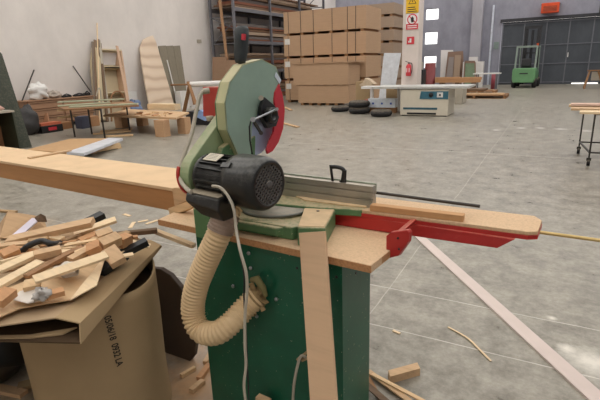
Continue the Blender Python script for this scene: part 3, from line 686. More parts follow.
# ---- forklift
fl=thing('forklift','green forklift truck parked in front of the sliding door','forklift',(-1.59,28.3,0),R_(-4))
def F_(): return MB()
fg=paint('forklift green',(104,152,106),.45,var=.05); fd=paint('forklift dark',(44,44,48),.5); fgr=paint('guard grey green',(136,150,140),.5)
Lp=lambda n,mb,m,p=fl,**k: part(n,mb,m,p,local=True,**k)
b=MB(); prof=[(-.5,.28),(-.56,.5),(-.56,.95),(-.5,1.02),(.5,1.02),(.56,.95),(.56,.5),(.5,.28)]
b.prism([(x,-.55,z) for x,z in prof],(0,.75,0)); Lp('counterweight',b,fg,bevel=.03)
Lp('counterweight_slot',MB().box(-.2,.2,-.56,-.54,.72,.78),fd)
Lp('body',MB().box(-.5,.5,.2,1.4,.3,.85),fg,bevel=.02)
for x in (-.5,.5):
    for y in (-.1,1.3):
        Lp('wheel',MB().lathe((x-.1,y,.25),(1,0,0),[(0,0),(0,.22),(.03,.25),(.17,.25),(.2,.22),(.201,0)],24),rubber)
for x in (-.5,.46):
    Lp('guard_post',MB().plank((x+.02,-.3,1.0),(x+.02+(.0),-.1,2.1),.08,.06),fgr)
    Lp('guard_post',MB().plank((x+.02,1.2,.85),(x+.02,1.0,2.1),.05,.05),fgr)
Lp('guard_crossbar',MB().box(-.52,.52,1.0,1.06,2.07,2.15),fgr); gr=Lp('overhead_guard',MB().box(-.52,.52,-.14,-.08,2.06,2.15),fgr)
for i in range(6): Lp('guard_bar',MB().box(-.5+.19*i,-.46+.19*i,-.1,1.02,2.1,2.13),fgr,gr)
Lp('seat',MB().box(-.25,.25,.1,.55,1.02,1.12),fd,bevel=.03); Lp('seat_back',MB().box(-.24,.24,.02,.12,1.1,1.5),fd,bevel=.04)
Lp('steering_wheel',MB().lathe((0,.85,1.3),(0,-.5,1),[(0,.17),(.015,.185),(.03,.17),(.015,.155),(0,.17)],20),fd)
Lp('steering_column',MB().cyl((0,.85,1.3),(0,1.1,.85),.03,10),fd)
for x in (-.42,.32): Lp('mast_rail',MB().box(x,x+.1,1.45,1.6,.1,3.15),fd)
for x in (-.3,.22): Lp('mast_inner_rail',MB().box(x,x+.07,1.48,1.6,.1,3.2),fd)
Lp('mast_crossbar',MB().box(-.42,.42,1.44,1.5,3.05,3.2),fd); Lp('mast_crossbar',MB().box(-.42,.42,1.44,1.5,1.75,1.83),fd); 
Lp('lift_cylinder',MB().cyl((0,1.52,.3),(0,1.52,3.0),.06,12),fd)
Lp('carriage',MB().box(-.5,.5,1.62,1.68,.15,.6),fd)
for x in (-.35,.25): Lp('fork',MB().box(x,x+.1,1.68,2.7,.08,.13),fd)
Lp('beacon',MB().cyl((.47,.0,2.14),(.47,.0,2.26),.05,12),paint('beacon orange',(220,90,40),.4))
# heater
h=thing('wall_heater','orange air heater mounted above the sliding door','heater',(-.8,31.2,3.9))
part('housing',MB().box(-1.25,-.36,30.8,31.35,3.9,4.42),paint('heater orange',(224,82,36),.5),h,bevel=.02)
g_=part('outlet',MB().box(-1.13,-.48,30.78,30.8,3.98,4.25),paint('heater grille dark',(140,62,40),.5),h)
for i in range(4): part('louvre',MB().box(-1.12,-.49,30.765,30.78,4.0+.065*i,4.02+.065*i),paint('louvre orange',(216,90,46),.5),g_)
part('bracket',MB().box(-1.3,-.3,31.3,YB,4.36,4.42),rackm,h); 
solo('wall_notice',MB().box(PY(494,40,31.4).x,PY(499,40,31.4).x,31.44,31.49,PY(495,49,31.4).z,PY(495,42,31.4).z),paint('notice green grey',(130,146,140),.6),'small greenish notice on the wall left of the sliding door','notice')
for xx in (4.6,): solo('door_hook',MB().cyl((xx-3.0,YB-.14,3.75),(xx-3.0,YB-.14,4.6),.03,8),dsteel,'dark hanging bar above the right side of the sliding door','bar')
# ---- clutter before the back wall
def rectY(name,label,cat,x0,x1,yt,yb_,Y,dep,mat,grp=None,bevel=0):
    a=PY(x0,yt,Y); c=PY(x1,yb_,Y); return solo(name,MB().box(a.x,c.x,Y,Y+dep,(0 if c.z<1.2 and yb_>=70 else c.z),a.z),mat,label,cat,grp,bevel)
redbr=paint('dull red drum',(128,52,52),.5)
a=PY(424,70,24); c=PY(434.5,70,24); z1=PY(430,63,24).z
solo('red_drum',MB().lathe(((a.x+c.x)/2,24.2,0),(0,0,1),[(0,0),(0,(c.x-a.x)/2),(.3,(c.x-a.x)/2),(.31,(c.x-a.x)/2+.02),(.33,(c.x-a.x)/2),(z1,(c.x-a.x)/2),(z1+.001,0)],24),redbr,'dull red drum standing right of the pillar','drum')
a=PY(491.5,70,27); c=PY(497.5,70,27)
solo('red_drum',MB().lathe(((a.x+c.x)/2,27.2,0),(0,0,1),[(0,0),(0,(c.x-a.x)/2),(.8,(c.x-a.x)/2),(.801,0)],20),paint('far red bin',(140,60,70),.5),'small red bin under the narrow white shelf','bin')
pm=[W('leaning panel brown',(146,120,104),var=.08),W('leaning panel tan',(172,150,130),var=.08),W('leaning panel grey',(150,140,136),var=.06)]
lean('leaning_board','pale grey panel leaning leftmost under the back wall','panel',[(440,83),(455,83),(453,50),(441,50)],wsig,29.5,grp='panels against the back wall')
lean('leaning_board','dark brown panel leaning under the back wall behind the others','panel',[(444,83),(465,83),(463,51),(448,52)],pm[0],29.0,grp='panels against the back wall')
lean('leaning_board','tan panel leaning in front of the brown panels','panel',[(452,83),(459,83),(461,55),(455,55)],pm[1],28.6,grp='panels against the back wall')
lean('leaning_board','grey brown panel standing left of the tan panel','panel',[(445,83),(452,83),(454,57),(449,57)],pm[2],28.5,grp='panels against the back wall')
gp=thing('framed_panel','green framed panel leaning beside the wall column','panel',PY(469,83,28.3))
q=[PY(464,83,28.3),PY(476,83,28.3),PY(475,62,28.5),PY(465,62,28.5)]
for v_ in q[:2]: v_.z=.002
part('panel_sheet',MB().prism(q,(0,.03,0)),paint('pale sage sheet',(120,140,112),.6),gp)
b=MB()
for i in range(4): b.plank(q[i],q[(i+1)%4],.05,.14)
part('panel_frame',b,pm[0],gp)
rectY('white_carton','white carton standing behind the green framed panel','carton',463,482,62,83,28.8,.4,wsig)
rectY('white_carton','white block on the carton behind the green framed panel','carton',469,477,57,62,28.85,.3,wsig)
# orange-brown beam stack
for k,(x0,x1,yt,yb_) in enumerate(((435,459,77.5,80),(459,481,77.5,80),(435,459,80,82.5),(459,480,80,82.5))):
    a=PY(x0,yt,24); c=PY(x1,yb_,24)
    solo('stacked_beam',MB().box(a.x,c.x-.01,24,24.35,c.z+.002,a.z),orange,['upper left','upper right','lower left','lower right'][k]+' orange brown beam in the stack before the wall column','beam','orange brown beams')
a=PY(435,83,24); c=PY(480,83,24)
for k in range(3):
    x=a.x+.2+(c.x-a.x-.6)*k/2; solo('beam_trestle',MB().box(x,x+.2,24.02,24.3,0,PY(435,82.5,24).z),dkbrown,['left','middle','right'][k]+' dark trestle block under the orange brown beams','trestle','trestle blocks')
# narrow white shelf / table
tb2=thing('white_table','narrow white table with thin legs right of the column','table',PY(487,85,25))
a=PY(473,73.5,25); c=PY(500,73.5,25); part('table_top',MB().box(a.x,c.x,25,25.7,a.z-.05,a.z),white,tb2)
for x in (a.x+.15,c.x-.2): 
    for y in (25.05,25.6): part('leg',MB().box(x,x+.05,y,y+.05,0,a.z-.05),rackm,tb2)
# pallets
def pallet(x0,x1,y0,y1,z0,label,nb=6,h=.13,grp=None,mat=brown):
    t_=thing('pallet',label,'pallet',((x0+x1)/2,(y0+y1)/2,z0),0,grp)
    for i in range(nb):
        yy=y0+(y1-y0)*i/nb; part('deck_board',MB().box(x0,x1,yy,yy+(y1-y0)/nb*.8,z0+h-.022,z0+h),mat,t_)
    for i in range(3):
        xx=x0+(x1-x0-.1)*i/2; part('stringer',MB().box(xx,xx+.1,y0,y1-.03,z0+.02,z0+h-.022),mat,t_)
    for yy in (y0,(y0+y1)/2,y1-.12): part('base_board',MB().box(x0,x1,yy,yy+.1,z0,z0+.02),mat,t_)
    return t_
a=P(462,97,0); c=P(506,98.5,0)
pallet(a.x-.6,c.x,20.6,22.0,0,'long wooden pallet lying lowest on the floor before the forklift',grp='pallets before the column')
pallet(a.x+.1,c.x-.5,21.2,22.4,.135,'second wooden pallet on top of the lowest one before the forklift',grp='pallets before the column')
solo('pallet_board',MB().box(a.x+.1,c.x-.1,20.7,21.15,.135,.2),tan,'long tan board lying on the front pallet before the forklift','board')
solo('pallet_board',MB().box(a.x-.3,c.x-.9,21.3,22.3,.27,.34),dkbrown,'dark board on the upper pallet before the forklift','board')
rectY('grey_machine','grey machine table behind the panel saw with three knobs','machine',436,463,88.5,93,18,.8,greyp)
rectY('small_machine','dark little machine standing behind the pillar extinguisher','machine',414,423,70,84,22,.5,fd)
rectY('plastic_roll','pale wrapped roll beside the red drum','roll',416,421,62,76,23,.3,greyp)
# ---- right edge: planks on trestle and wheeled trolley
tr=thing('trolley','wheeled steel trolley with planks at the right edge','trolley',P(590,160,0))
b0=P(579,153,0); b1=P(590,165,0)
tube=dsteel; zt=.78
fx=[V((.47,8.95,0)),V((.56,7.98,0))]
ex_=1.1
def leg(p): part('leg',MB().box(p.x-.011,p.x+.011,p.y-.011,p.y+.011,.11,zt),tube,tr)
C4=[V((.43,8.95,0)),V((.53,7.98,0)),V((.53+ex_,8.05,0)),V((.43+ex_,9.0,0))]
for p in C4:
    leg(p); w_=part('castor',MB().lathe(p+V((-.02,0,.05)),(1,0,0),[(0,0),(0,.05),(.04,.05),(.0401,0)],18),rubber,tr); part('castor_fork',MB().box(p.x-.03,p.x+.03,p.y-.02,p.y+.02,.08,.12),tube,w_)
for i in range(4):
    for z in (.2,zt-.015): part('rail',MB().plank(C4[i]+V((0,0,z)),C4[(i+1)%4]+V((0,0,z)),.022,.022),tube,tr)
for k,(dx,dy,z,m_,lb) in enumerate(((0,-.15,0,pine2,'wide pale plank lying nearest on the wheeled trolley'),(-.1,.35,0,tan,'tan plank lying in the middle of the wheeled trolley'),(-.12,.9,0.0,pine,'pale plank lying farthest on the wheeled trolley'),(-.1,.75,.032,W('pinkish plank',(214,180,160),var=.08),'pinkish plank lying on top of two others on the trolley'))):
    solo('plank',MB().plank(C4[1]+V((-.2+dx,dy+.1,zt+.017+z)),C4[1]+V((1.6+dx,dy+.02,zt+.017+z)),.26,.03),m_,lb,'plank','planks on the trolley')
# small far objects at the right edge
b=thing('sawhorse','brown wooden sawhorse standing by the right end of the sliding door','sawhorse',P(596,88,0))
p=PY(590,70,27); q=PY(606,70,27)
part('top_beam',MB().box(p.x-.1,q.x,27.0,27.1,p.z-.06,p.z),brown,b)
for x,dx in ((p.x,-.15),(p.x+.35,.3),(q.x-.1,.1)):
    part('leg',MB().plank((x,27.05,p.z-.06),(x+dx,26.7,.01),.07,.04),brown,b); part('leg',MB().plank((x,27.05,p.z-.06),(x+dx,27.5,.01),.07,.04),brown,b)
part('spread_panel',MB().box(p.x+.1,q.x,27.12,27.2,p.z-.5,p.z-.1),greyp,b)
# ============================================================ LEFT WALL AREA
# dresser
xw=XL; dr=thing('drawer_unit','brown wooden drawer unit against the left wall','drawer unit',(-13.65,9.1,0))
x0,x1,y0,y1,zt=-13.98,-13.3,8.05,10.3,.86
dw=W('drawer unit wood',(146,112,88),(14,1,14),var=.12); dw2=W('drawer front wood',(168,132,104),(14,1,14),var=.1)
part('carcass',MB().box(x0,x1-.02,y0,y1,.12,zt-.03),dw,dr); part('top',MB().box(x0,x1+.03,y0-.03,y1+.03,zt-.03,zt),dw2,dr)
for y in (y0+.03,y1-.09):
    for x in (x0+.02,x1-.1): part('leg',MB().box(x,x+.06,y,y+.06,0,.12),dkbrown,dr)
for c_ in range(2):
    for r in range(3):
        ya=y0+.04+c_*(y1-y0)/2; yb2=ya+(y1-y0)/2-.08; za=.17+r*.222
        d_=part('drawer',MB().box(x1-.02,x1+.015,ya,yb2,za,za+.19),dw2,dr)
        part('drawer_handle',MB().box(x1+.015,x1+.03,ya+.05,yb2-.05,za+.145,za+.16),dkbrown,d_)
def blob(name,c,rx,ry,rz,mat,label,cat,seed=1,amp=.25,n=14,grp=None,parent=None):
    r_=random.Random(seed); b=MB(); rows=[]; vs=[]
    ph=[(r_.uniform(0,6.28),r_.uniform(1,4),r_.uniform(1,4)) for _ in range(5)]
    for i in range(n+1):
        th=math.pi*i/n
        for k in range(2*n):
            p_=math.pi*k/n; d=1+amp*sum(math.sin(a_+f_*th*1.7+g_*math.cos(p_+a_)*1.6) for a_,f_,g_ in ph)/3+amp*.3*r_.uniform(-1,1)*(1 if 0<i<n else 0)
            z=math.cos(th)*rz*d; vs.append((c[0]+rx*d*math.sin(th)*math.cos(p_),c[1]+ry*d*math.sin(th)*math.sin(p_),max(c[2]+z,c[2]-rz*.92)))
    m=2*n
    b.add(vs,[(i*m+k,i*m+(k+1)%m,(i+1)*m+(k+1)%m,(i+1)*m+k) for i in range(n) for k in range(m)],True)
    return solo(name,b,mat,label,cat,grp)
blob('plastic_bag',(-13.55,8.62,1.08),.2,.28,.24,paper,'white plastic bag on the left end of the drawer unit','bag',3)
blob('wrapped_parcel',(-13.5,9.1,.96),.15,.2,.11,paint('grey beige wrap',(176,164,152),.7),'grey wrapped parcel beside the white bag on the drawer unit','parcel',5)
for k,(y,l_,h) in enumerate(((9.5,.25,.1),(9.95,.35,.09),(10.25,.15,.14))):
    b=MB(); b.box(-13.6,-13.45,y-l_/2,y+l_/2,.86,.86+h*.6); b.tube([(-13.5,y-l_/2,.86+h*.6),(-13.5,y,.86+h),(-13.5,y+l_/2,.86+h*.5)],.02,6)
    solo('power_tool',b,blackp,['dark hand tool left of the others on the drawer unit','long dark hand tool in the middle of the drawer unit top','upright dark tool at the right end of the drawer unit'][k],'tool','dark tools on the drawer unit')
# things before the dresser
b=MB(); pc=P(33,133,0)
blob('refuse_sack',(-12.55,7.55,.37),.26,.26,.4,paint('dark sack',(62,60,60),.6,var=.2),'dark bulging sack standing before the drawer unit','sack',8,amp=.12)
o=lean('chair_back_board','brown tilted board standing behind the red toolbox','board',[(42,128),(50,128),(47,113),(40,113)],W('red brown board',(166,122,92),var=.1),8.3)
tbx2=thing('tool_case','black and red tool case on the floor before the drawer unit','tool case',P(47,132,0))
pq=P(47,132,0); part('case_body',MB().box(pq.x-.1,pq.x+.25,pq.y-.3,pq.y+.35,0,.2),blackp,tbx2,bevel=.01)
part('case_top',MB().box(pq.x-.08,pq.x+.23,pq.y-.28,pq.y+.33,.2,.27),paint('orange lid',(206,110,80),.5),tbx2); part('red_label',MB().box(pq.x+.25,pq.x+.256,pq.y-.1,pq.y+.15,.06,.15),redp,tbx2)
for k,(x,y,w_,h) in enumerate(((62,129,.55,.2),(84,128,.3,.35),(92,126,.35,.3))):
    q=P(x,y,0); solo('cardboard_box',MB().box(q.x-.15,q.x+.15,q.y-w_/2,q.y+w_/2,0,h),[W('brown box a',(160,118,84),var=.1),paint('dark blue grey box',(70,74,92),.6),W('brown box b',(176,134,98),var=.1)][k],['flat brown box on the floor right of the tool case','dark box under the tall table','brown box under the tall table'][k],'box','boxes under the tall table')
# green-black leaning panel at left & cabinet
gd=paint('dark green panel',(52,58,44),.5,dust=.25,var=.15)
gpn=[P(17,147,0),P(33,147,0)]
b=MB(); v0=PX(-4,148,-10.75); v1=PX(32,147,-10.4); vt=PX(2,54,-10.85); vtl=PX(-8,30,-10.95)
b.prism([V((v1.x,v1.y,.002)),V((vt.x,vt.y,vt.z)),V((vtl.x,vtl.y-.3,vtl.z)),V((-10.95,4.9,1.9)),V((-10.6,4.9,.002))],(-.05,.0,0)); solo('dark_green_sheet',b,gd,'tall dark green panel leaning at the left edge of the photo','panel')
cb_=thing('open_cabinet','low brown open cabinet before the dark green panel','cabinet',P(2,147,0))
fx0=-10.35
pz1=PX(22,111,fx0)
b=MB(); b.box(-10.32,-9.75,5.0,5.62,.86,.9); part('top',b,greyp,cb_)
part('side_panel',MB().box(-10.3,-9.77,5.58,5.61,0,.86),gd,cb_); part('side_panel',MB().box(-10.3,-9.77,5.02,5.05,0,.86),brown,cb_)
part('back_panel',MB().box(-10.32,-10.3,5.02,5.61,0,.86),W('cabinet inside wood',(156,112,80),var=.1),cb_); part('bottom',MB().box(-10.3,-9.77,5.05,5.58,.04,.07),brown,cb_)
blob('glove_pile',(-10.05,5.4,.95),.1,.16,.06,paint('dusty pinkish rag',(176,140,126),.9),'small crumpled rag on top of the low open cabinet','rag',9)
# rods against the wall
def rod(name,px0,px1,Xa,Xb,r_,mat,label,cat='rod',grp=None):
    a=PX(*px0,Xa); c=PX(*px1,Xb); a.z=max(a.z,r_)
    return solo(name,MB().cyl(a,c,r_,8),mat,label,cat,grp)
rod('thin_rod',(22,101),(34,70),-13.6,-14.05,.02,dsteel,'thin dark rod leaning on the wall left of the white bag')
rod('thin_rod',(91,92),(73,66),-13.6,-14.05,.018,dsteel,'thin dark rod leaning on the wall above the drawer unit')
# bundle of leaning poles
pl=[((92,106),(93,42),W('taupe pole',(140,126,112),var=.15)),((95,107),(95,40),W('taupe pole b',(138,116,96),var=.15)),((99,107),(98,39),dkbrown),((103,108),(97,41),W('grey pole c',(152,140,122),var=.15)),((108,110),(99,40),greyp),((97,104),(97,23),pine2),((106,112),(100,43),dkbrown)]
plb=['thin grey pole leaning leftmost in the pole bundle','brown pole second from left in the bundle by the open shelf unit','dark pole in the middle of the bundle by the open shelf unit','brown slanting pole right of the dark pole in the bundle','pale grey slanting pole crossing the pole bundle','thin white lath rising highest from the pole bundle','dark slanting pole rightmost in the pole bundle']
for k,(a_,c_,m_) in enumerate(pl):
    p=PX(*a_,-13.2+.05*k); p.z=.01; q=PX(*c_,-14.02); w_=.09 if k!=5 else .03
    solo('leaning_pole',MB().plank(p,q,w_,.03,side=V((0,1,0))),m_,plb[k],'pole','poles leaning on the left wall')
# leaning open shelf carcass
def boxon(corners,dep,t_,mat): pass
A_=[V(PX(110,128,-13.0)),V(PX(133,127,-13.0)),V(PX(122,51,-13.9)),V(PX(102,50,-13.9))]
for q in A_[:2]: q.z=.01
sh=thing('leaning_shelf_unit','open cream shelf unit leaning on the left wall','shelf unit',A_[0])
crm=W('cream board',(206,190,158),var=.06); nrm=V((-.35,-.02,-.1))
def edge_plank(a,c,w_=.05,dep=nrm,mat=crm,name='side_panel'):
    d=(c-a).normalized(); s_=d.cross(dep).normalized()*w_
    return part(name,MB().prism([a,c,c+s_,a+s_],dep),mat,sh)
edge_plank(A_[0],A_[3],.26); edge_plank(A_[1],A_[2],.06,mat=W('pinkish board',(204,170,142),var=.06)); edge_plank(A_[3],A_[2],.05,name='top_panel'); edge_plank(A_[0],A_[1],-.05,name='bottom_panel')
part('back_panel',MB().prism([q+nrm for q in A_],(-.02,0,0)),W('cream back board',(192,176,146),var=.05),sh)
for f_ in (.76,.38):
    a=A_[0].lerp(A_[3],f_); c=A_[1].lerp(A_[2],f_); edge_plank(a,c,.03,name='shelf')
a=A_[0].lerp(A_[3],.775); c=A_[1].lerp(A_[2],.775)
solo('folded_cloth',MB().plank(a.lerp(c,.15)+nrm*.4,a.lerp(c,.85)+nrm*.4,.2,.08),blackp,'dark bundle on the upper shelf of the leaning shelf unit','bundle')
p=PX(132,127,-12.8); p.z=.02; solo('leaning_lath',MB().plank(p,PX(117,46,-13.7),.1,.025,side=V((0,1,0))),W('pinkish lath',(202,168,142),var=.08),'pinkish lath leaning over the right edge of the shelf unit','lath')
b=MB(); q=[PX(104+3*0,112,-12.9)]
hoop=[PX(x,y,-12.85) for x,y in((112,128),(111,100),(115,92),(121,93),(124,102),(124,127))]; solo('wooden_hoop',MB().tube(spline(hoop,5),.03,6),brown,'bent brown hoop standing before the shelf unit','hoop')
hoop=[PX(x,y,-12.9) for x,y in((103,129),(101,96),(99,88),(96,96))]; solo('wooden_hoop',MB().tube(spline(hoop,5),.02,6),greyp,'grey bent strip standing before the poles','hoop')
# surfboard-shaped ply and grooved panels
sfp=[(150,106),(146,88),(141.5,62),(140,48),(143,40),(148,37),(153,35.5),(156,42),(162,62),(169,86),(175,106)]
b=MB(); vs=[]
def wp(x,y):           # plane leaning on the left wall
    f_=(106-y)/70.; return PX(x,y,-13.45-.6*f_)
q=[wp(*s_) for s_ in sfp]; mn=min(v_.z for v_ in q)
lo=wp(150,106); 
q[0].z=q[-1].z=.002
t=NT('rippled plywood'); v=t.mapped((1,1,1)); wv=t.n('ShaderNodeTexWave'); wv.bands_direction='Z'; wv.inputs['Scale'].default_value=.75; wv.inputs['Distortion'].default_value=6; wv.inputs['Detail'].default_value=2; wv.inputs['Detail Scale'].default_value=.6
t.l(v,wv.inputs['Vector']); cc=t.ramp(wv.outputs['Fac'],[(0,lin((204,178,154))),(.35,lin((222,200,176))),(1,lin((228,208,186)))]); t.l(cc,t.b.inputs['Base Color']); t.b.inputs['Roughness'].default_value=.7
solo('shaped_plywood',MB().prism(q,(-.04,0,0)),t.m,'tall surfboard-shaped plywood piece leaning on the left wall','plywood')
gg=W('grey green board',(140,132,116),(16,16,1),var=.12)
for k,(xb0,xb1,xt0,xt1) in enumerate(((170.5,177.5,158.5,166),(177.8,183,166.3,173),(183.3,188.5,173.3,180))):
    f_=lambda x,y:PX(x,y,-13.7-.35*(105-y)/60.)
    q=[f_(xb0,104),f_(xb1,103),f_(xt1,45.5),f_(xt0,46)]
    for v_ in q[:2]: v_.z=.002
    solo('slatted_board',MB().prism(q,(-.03,0,0)),gg,['left','middle','right'][k]+' grey green board leaning right of the surfboard-shaped plywood','board','grey green boards')
p=f_(177,106); p.z=.02; solo('white_lath',MB().plank(p+V((.1,0,0)),f_(167,60),.05,.02,side=V((0,1,0))),white,'thin white lath leaning before the grey green boards','lath')
a=PX(186,103,-13.3); solo('wall_carton',MB().box(-13.6,-13.3,PX(181,100,-13.3).y,PX(189,100,-13.3).y,0,PX(185,91,-13.3).z),white,'white carton on the floor beyond the low bench','carton')
b=MB(); a=PX(128,92,-13.9); c=PX(138,103,-13.9); solo('wall_carton',MB().box(-14.05,-13.9,a.y,c.y,0,a.z),white,'white board standing between shelf unit and plywood','board')
solo('socket_plate',MB().box(-14.1,-14.06,PX(197.5,41,-14.06).y,PX(201.5,41,-14.06).y,PX(199,43,-14.06).z,PX(199,39.5,-14.06).z),greyp,'small grey socket plate high on the left wall','socket')
blob('blue_bag',(-13.35,12.0,.25),.2,.3,.3,paint('blue grey cloth',(110,126,156),.8,var=.2),'blue grey cloth heap before the surfboard-shaped plywood','cloth',12)
# tall table
tt=thing('tall_table','tall trestle table of metal legs with greenish boards on top','table',(-9.6,7.0,0))
zt=.76
for (px,py) in ((75,137),(92,134),(105,138),(130,132)):
    p=P(px,py,0); 
    part('leg',MB().box(p.x-.015,p.x+.015,p.y-.015,p.y+.015,0,zt-.04),dsteel,tt)
part('cross_rail',MB().plank(P(75,137,0)+V((0,0,zt-.06)),P(130,132,0)+V((0,0,zt-.06)),.04,.04),dsteel,tt)
part('cross_rail',MB().plank(P(105,138,0)+V((0,0,zt-.06)),P(92,134,0)+V((0,0,zt-.06)),.04,.04),dsteel,tt)
q=[P(57,106,zt),P(131,101,zt),P(139,105,zt),P(64,109,zt)]
part('table_top',MB().prism([v_+V((0,0,-.04)) for v_ in q],(0,0,.035)),brown,tt)
gb_=W('pale green board',(176,178,150),var=.06)
for k,(a_,c_,z) in enumerate((((58,106.5),(110,103),0),((70,107.5),(138,104.3),0),((59,104),(124,101),.04))):
    solo('laid_board',MB().plank(P(*a_,zt)+V((0,0,z+.015)),P(*c_,zt)+V((0,0,z+.015)),.24 if k<2 else .3,.028),gb_,['left pale greenish board on the tall table','right pale greenish board on the tall table','pale greenish board lying on top of the others on the tall table'][k],'board','boards on the tall table')
for k,(a_,c_) in enumerate((((57,110.5),(79,109),),((58,118),(76,116)))):
    p=P(*a_,.46+.2*(1-k)); q=P(*c_,.46+.2*(1-k)); part('lower_rail',MB().plank(p,q,.05,.05),pine,tt)
# low bench
lb=thing('low_bench','low bench of a pale board on thick wooden block legs','bench',(-9.3,9.1,0))
zb=.46; q=[P(103,115,zb),P(176,117.5,zb),P(189,112,zb),P(128,109,zb)]
part('bench_top',MB().prism([v_+V((0,0,-.05)) for v_ in q],(0,0,.05)),tan,lb)
for (px,py,w_) in ((160,137,.3),(182,134,.26),(140,126,.26),(119,128,.3)):
    p=P(px,py,0); part('block_leg',MB().box(p.x-w_/2,p.x+w_/2,p.y,p.y+.22,0,zb-.05),W('block wood',(196,158,122),var=.08),lb)
p=P(139,111,zb); qv=P(178,110,zb); solo('timber_block',MB().box(p.x,qv.x,qv.y-.12,qv.y+.12,zb+.002,zb+.17),pine2,'long pale block lying on the low bench','block')
r_=random.Random(3)
for k in range(14):
    x=r_.uniform(128,172); y=r_.uniform(112,115.5); p=P(x,y,zb+.015+.012*(k%3)); a_=r_.uniform(0,3.1); l_=r_.uniform(.05,.13); d=V((math.cos(a_),math.sin(a_),0))*l_
    solo('small_offcut',MB().plank(p-d,p+d,.05,.024),[orange,tan,brown,pine][k%4],'small wood offcut strewn on the low bench','offcut','offcuts strewn on the low bench')
# sawhorse with roll, behind the machine
rs=thing('roller_stand','wooden stand carrying a white roll behind the saw','stand',P(196,118,0))
yr=11.5; a=PY(178,84,yr); c=PY(225,82.5,yr)
part('roll',MB().cyl(PY(191,84.5,yr),PY(232,83,yr),.085,16),white,rs,label='white roll'); part('axle',MB().cyl(PY(171,85,yr),PY(234,83,yr),.03,10),brown,rs)
part('leg',MB().plank(PY(188,82,yr-.05),PY(196,105,yr-.4),.09,.06),brown,rs); part('leg',MB().plank(PY(190,84,yr),PY(184,112,yr+.2),.1,.06),brown,rs); 
p=PY(228,100,yr); part('leg',MB().plank(PY(229,84,yr),V((p.x,yr,.0)),.1,.06),brown,rs)
p=PY(199,107,yr-.4); part('leg',MB().plank(PY(193,97,yr-.3),V((p.x,yr-.5,0.0)),.08,.06),brown,rs)
solo('black_crate',MB().box(PY(186,118,10.5).x,PY(209,118,10.5).x,10.5,11.1,0,.38),fd,'dark crate with blue film on the floor behind the saw','crate')
solo('blue_film',MB().prism([PY(194,116,10.4),PY(205,121,10.4),PY(206,113,10.4),PY(200,110,10.4)],(0,.09,0)),paint('blue film',(150,176,222),.4),'blue film on the dark crate behind the saw','film')
solo('white_sheet',MB().prism([PY(190,108,10.8),PY(207,111,10.8),PY(204,104,10.8),PY(193,105,10.8)],(0,.12,.0)),white,'white sheet on the dark crate behind the saw','sheet')
# floor pallet with panels behind the beam
pl_=pallet(-9.0,-8.1,5.3,6.8,0,'low pallet under the flat panels behind the long beam',h=.12,mat=pine)
q=[P(33,153,.14),P(95,139,.14),P(109,140,.14),P(64,153,.14)]; solo('flat_sheet',MB().prism([P(27,151,.125),P(70,140,.125),P(108,139.5,.125),P(66,154,.125)],(0,0,.03)),W('brown flat panel',(192,154,112),(2,2,2),var=.05),'brown flat panel on the low pallet behind the long beam','panel')
solo('flat_sheet',MB().prism([P(67,154.5,.125),P(109,140,.125),P(123,140.5,.125),P(84,156,.125)],(0,0,.05)),paint('white flat panel',(206,208,214),.4),'white edged flat panel on the low pallet behind the long beam','panel')
for k,(a_,c_) in enumerate((((93,134),(131,131)),((104,136.5),(133,135)),((100,131.5),(132,129)))):
    solo('floor_batten',MB().plank(P(*a_,.03+.0*k),P(*c_,.03),.07,.045),pine,['left nearest','right nearest','farthest'][k]+' batten on the floor under the tall table','batten','battens under the tall table')
# ---- far background floor bits
solo('floor_strip',MB().plank(P(283,123,.02),P(298,127,.02),.1,.03),tan,'short wood strip on the floor right of the blade guard','strip')
solo('floor_strip',MB().plank(P(284,107,.02),P(291,110,.02),.12,.03),tan,'short wood strip on the floor at the foot of the big board stack','strip')
# right foreground floor
b=MB(); b.prism([P(412,235,0),P(421,234.5,0),P(630,419.5,0),P(616,427,0)],(0,0,.012)); solo('long_white_plank',b,W('whitewashed plank',(216,200,192),(2,2,2),var=.04),'long pale pinkish plank lying diagonally on the floor at right','plank')
p=P(389,382.5,0);q=P(420,374,0)
b=MB(); b.prism([P(390,384,0),P(420,375.5,0),P(417,369.5,0)+V((0,0,0)),P(388,377.5,0)],(0,0,.045)); solo('wood_offcut',b,tan,'rectangular wood offcut on the floor right of the green cabinet','offcut',bevel=.001)
for k,(a_,c_,w_,m_,l_) in enumerate((((362,366),(392,420),.02,brown,'thin brown strip on the floor nearest to the cabinet side'),((368,371),(422,410),.03,tan,'tan strip on the floor right of the cabinet'),((372,374),(425,402),.022,pine,'pale strip on the floor between the cabinet and the rectangular offcut'),((366,384),(398,412),.035,dkbrown,'dark strip on the floor at the bottom edge right of the cabinet'))):
    solo('floor_strip',MB().plank(P(*a_,.008+.009*k),P(*c_,.008+.009*k),w_,.008),m_,l_,'strip','strips by the cabinet foot')
b=MB(); cp=spline([P(448,327,.004),P(461,334,.006),P(470,340,.008),P(480,350,.006),P(491,361,.004)],6)
for i in range(len(cp)-1): b.plank(cp[i],cp[i+1],.012,.004)
solo('curled_strip',b,pine2,'thin curved wood strip on the bare floor at right','strip')
solo('wood_chip',MB().plank(P(393,330.5,.004),P(400,333.5,.004),.018,.006),pine2,'small pale chip on the floor right of the cabinet','chip')
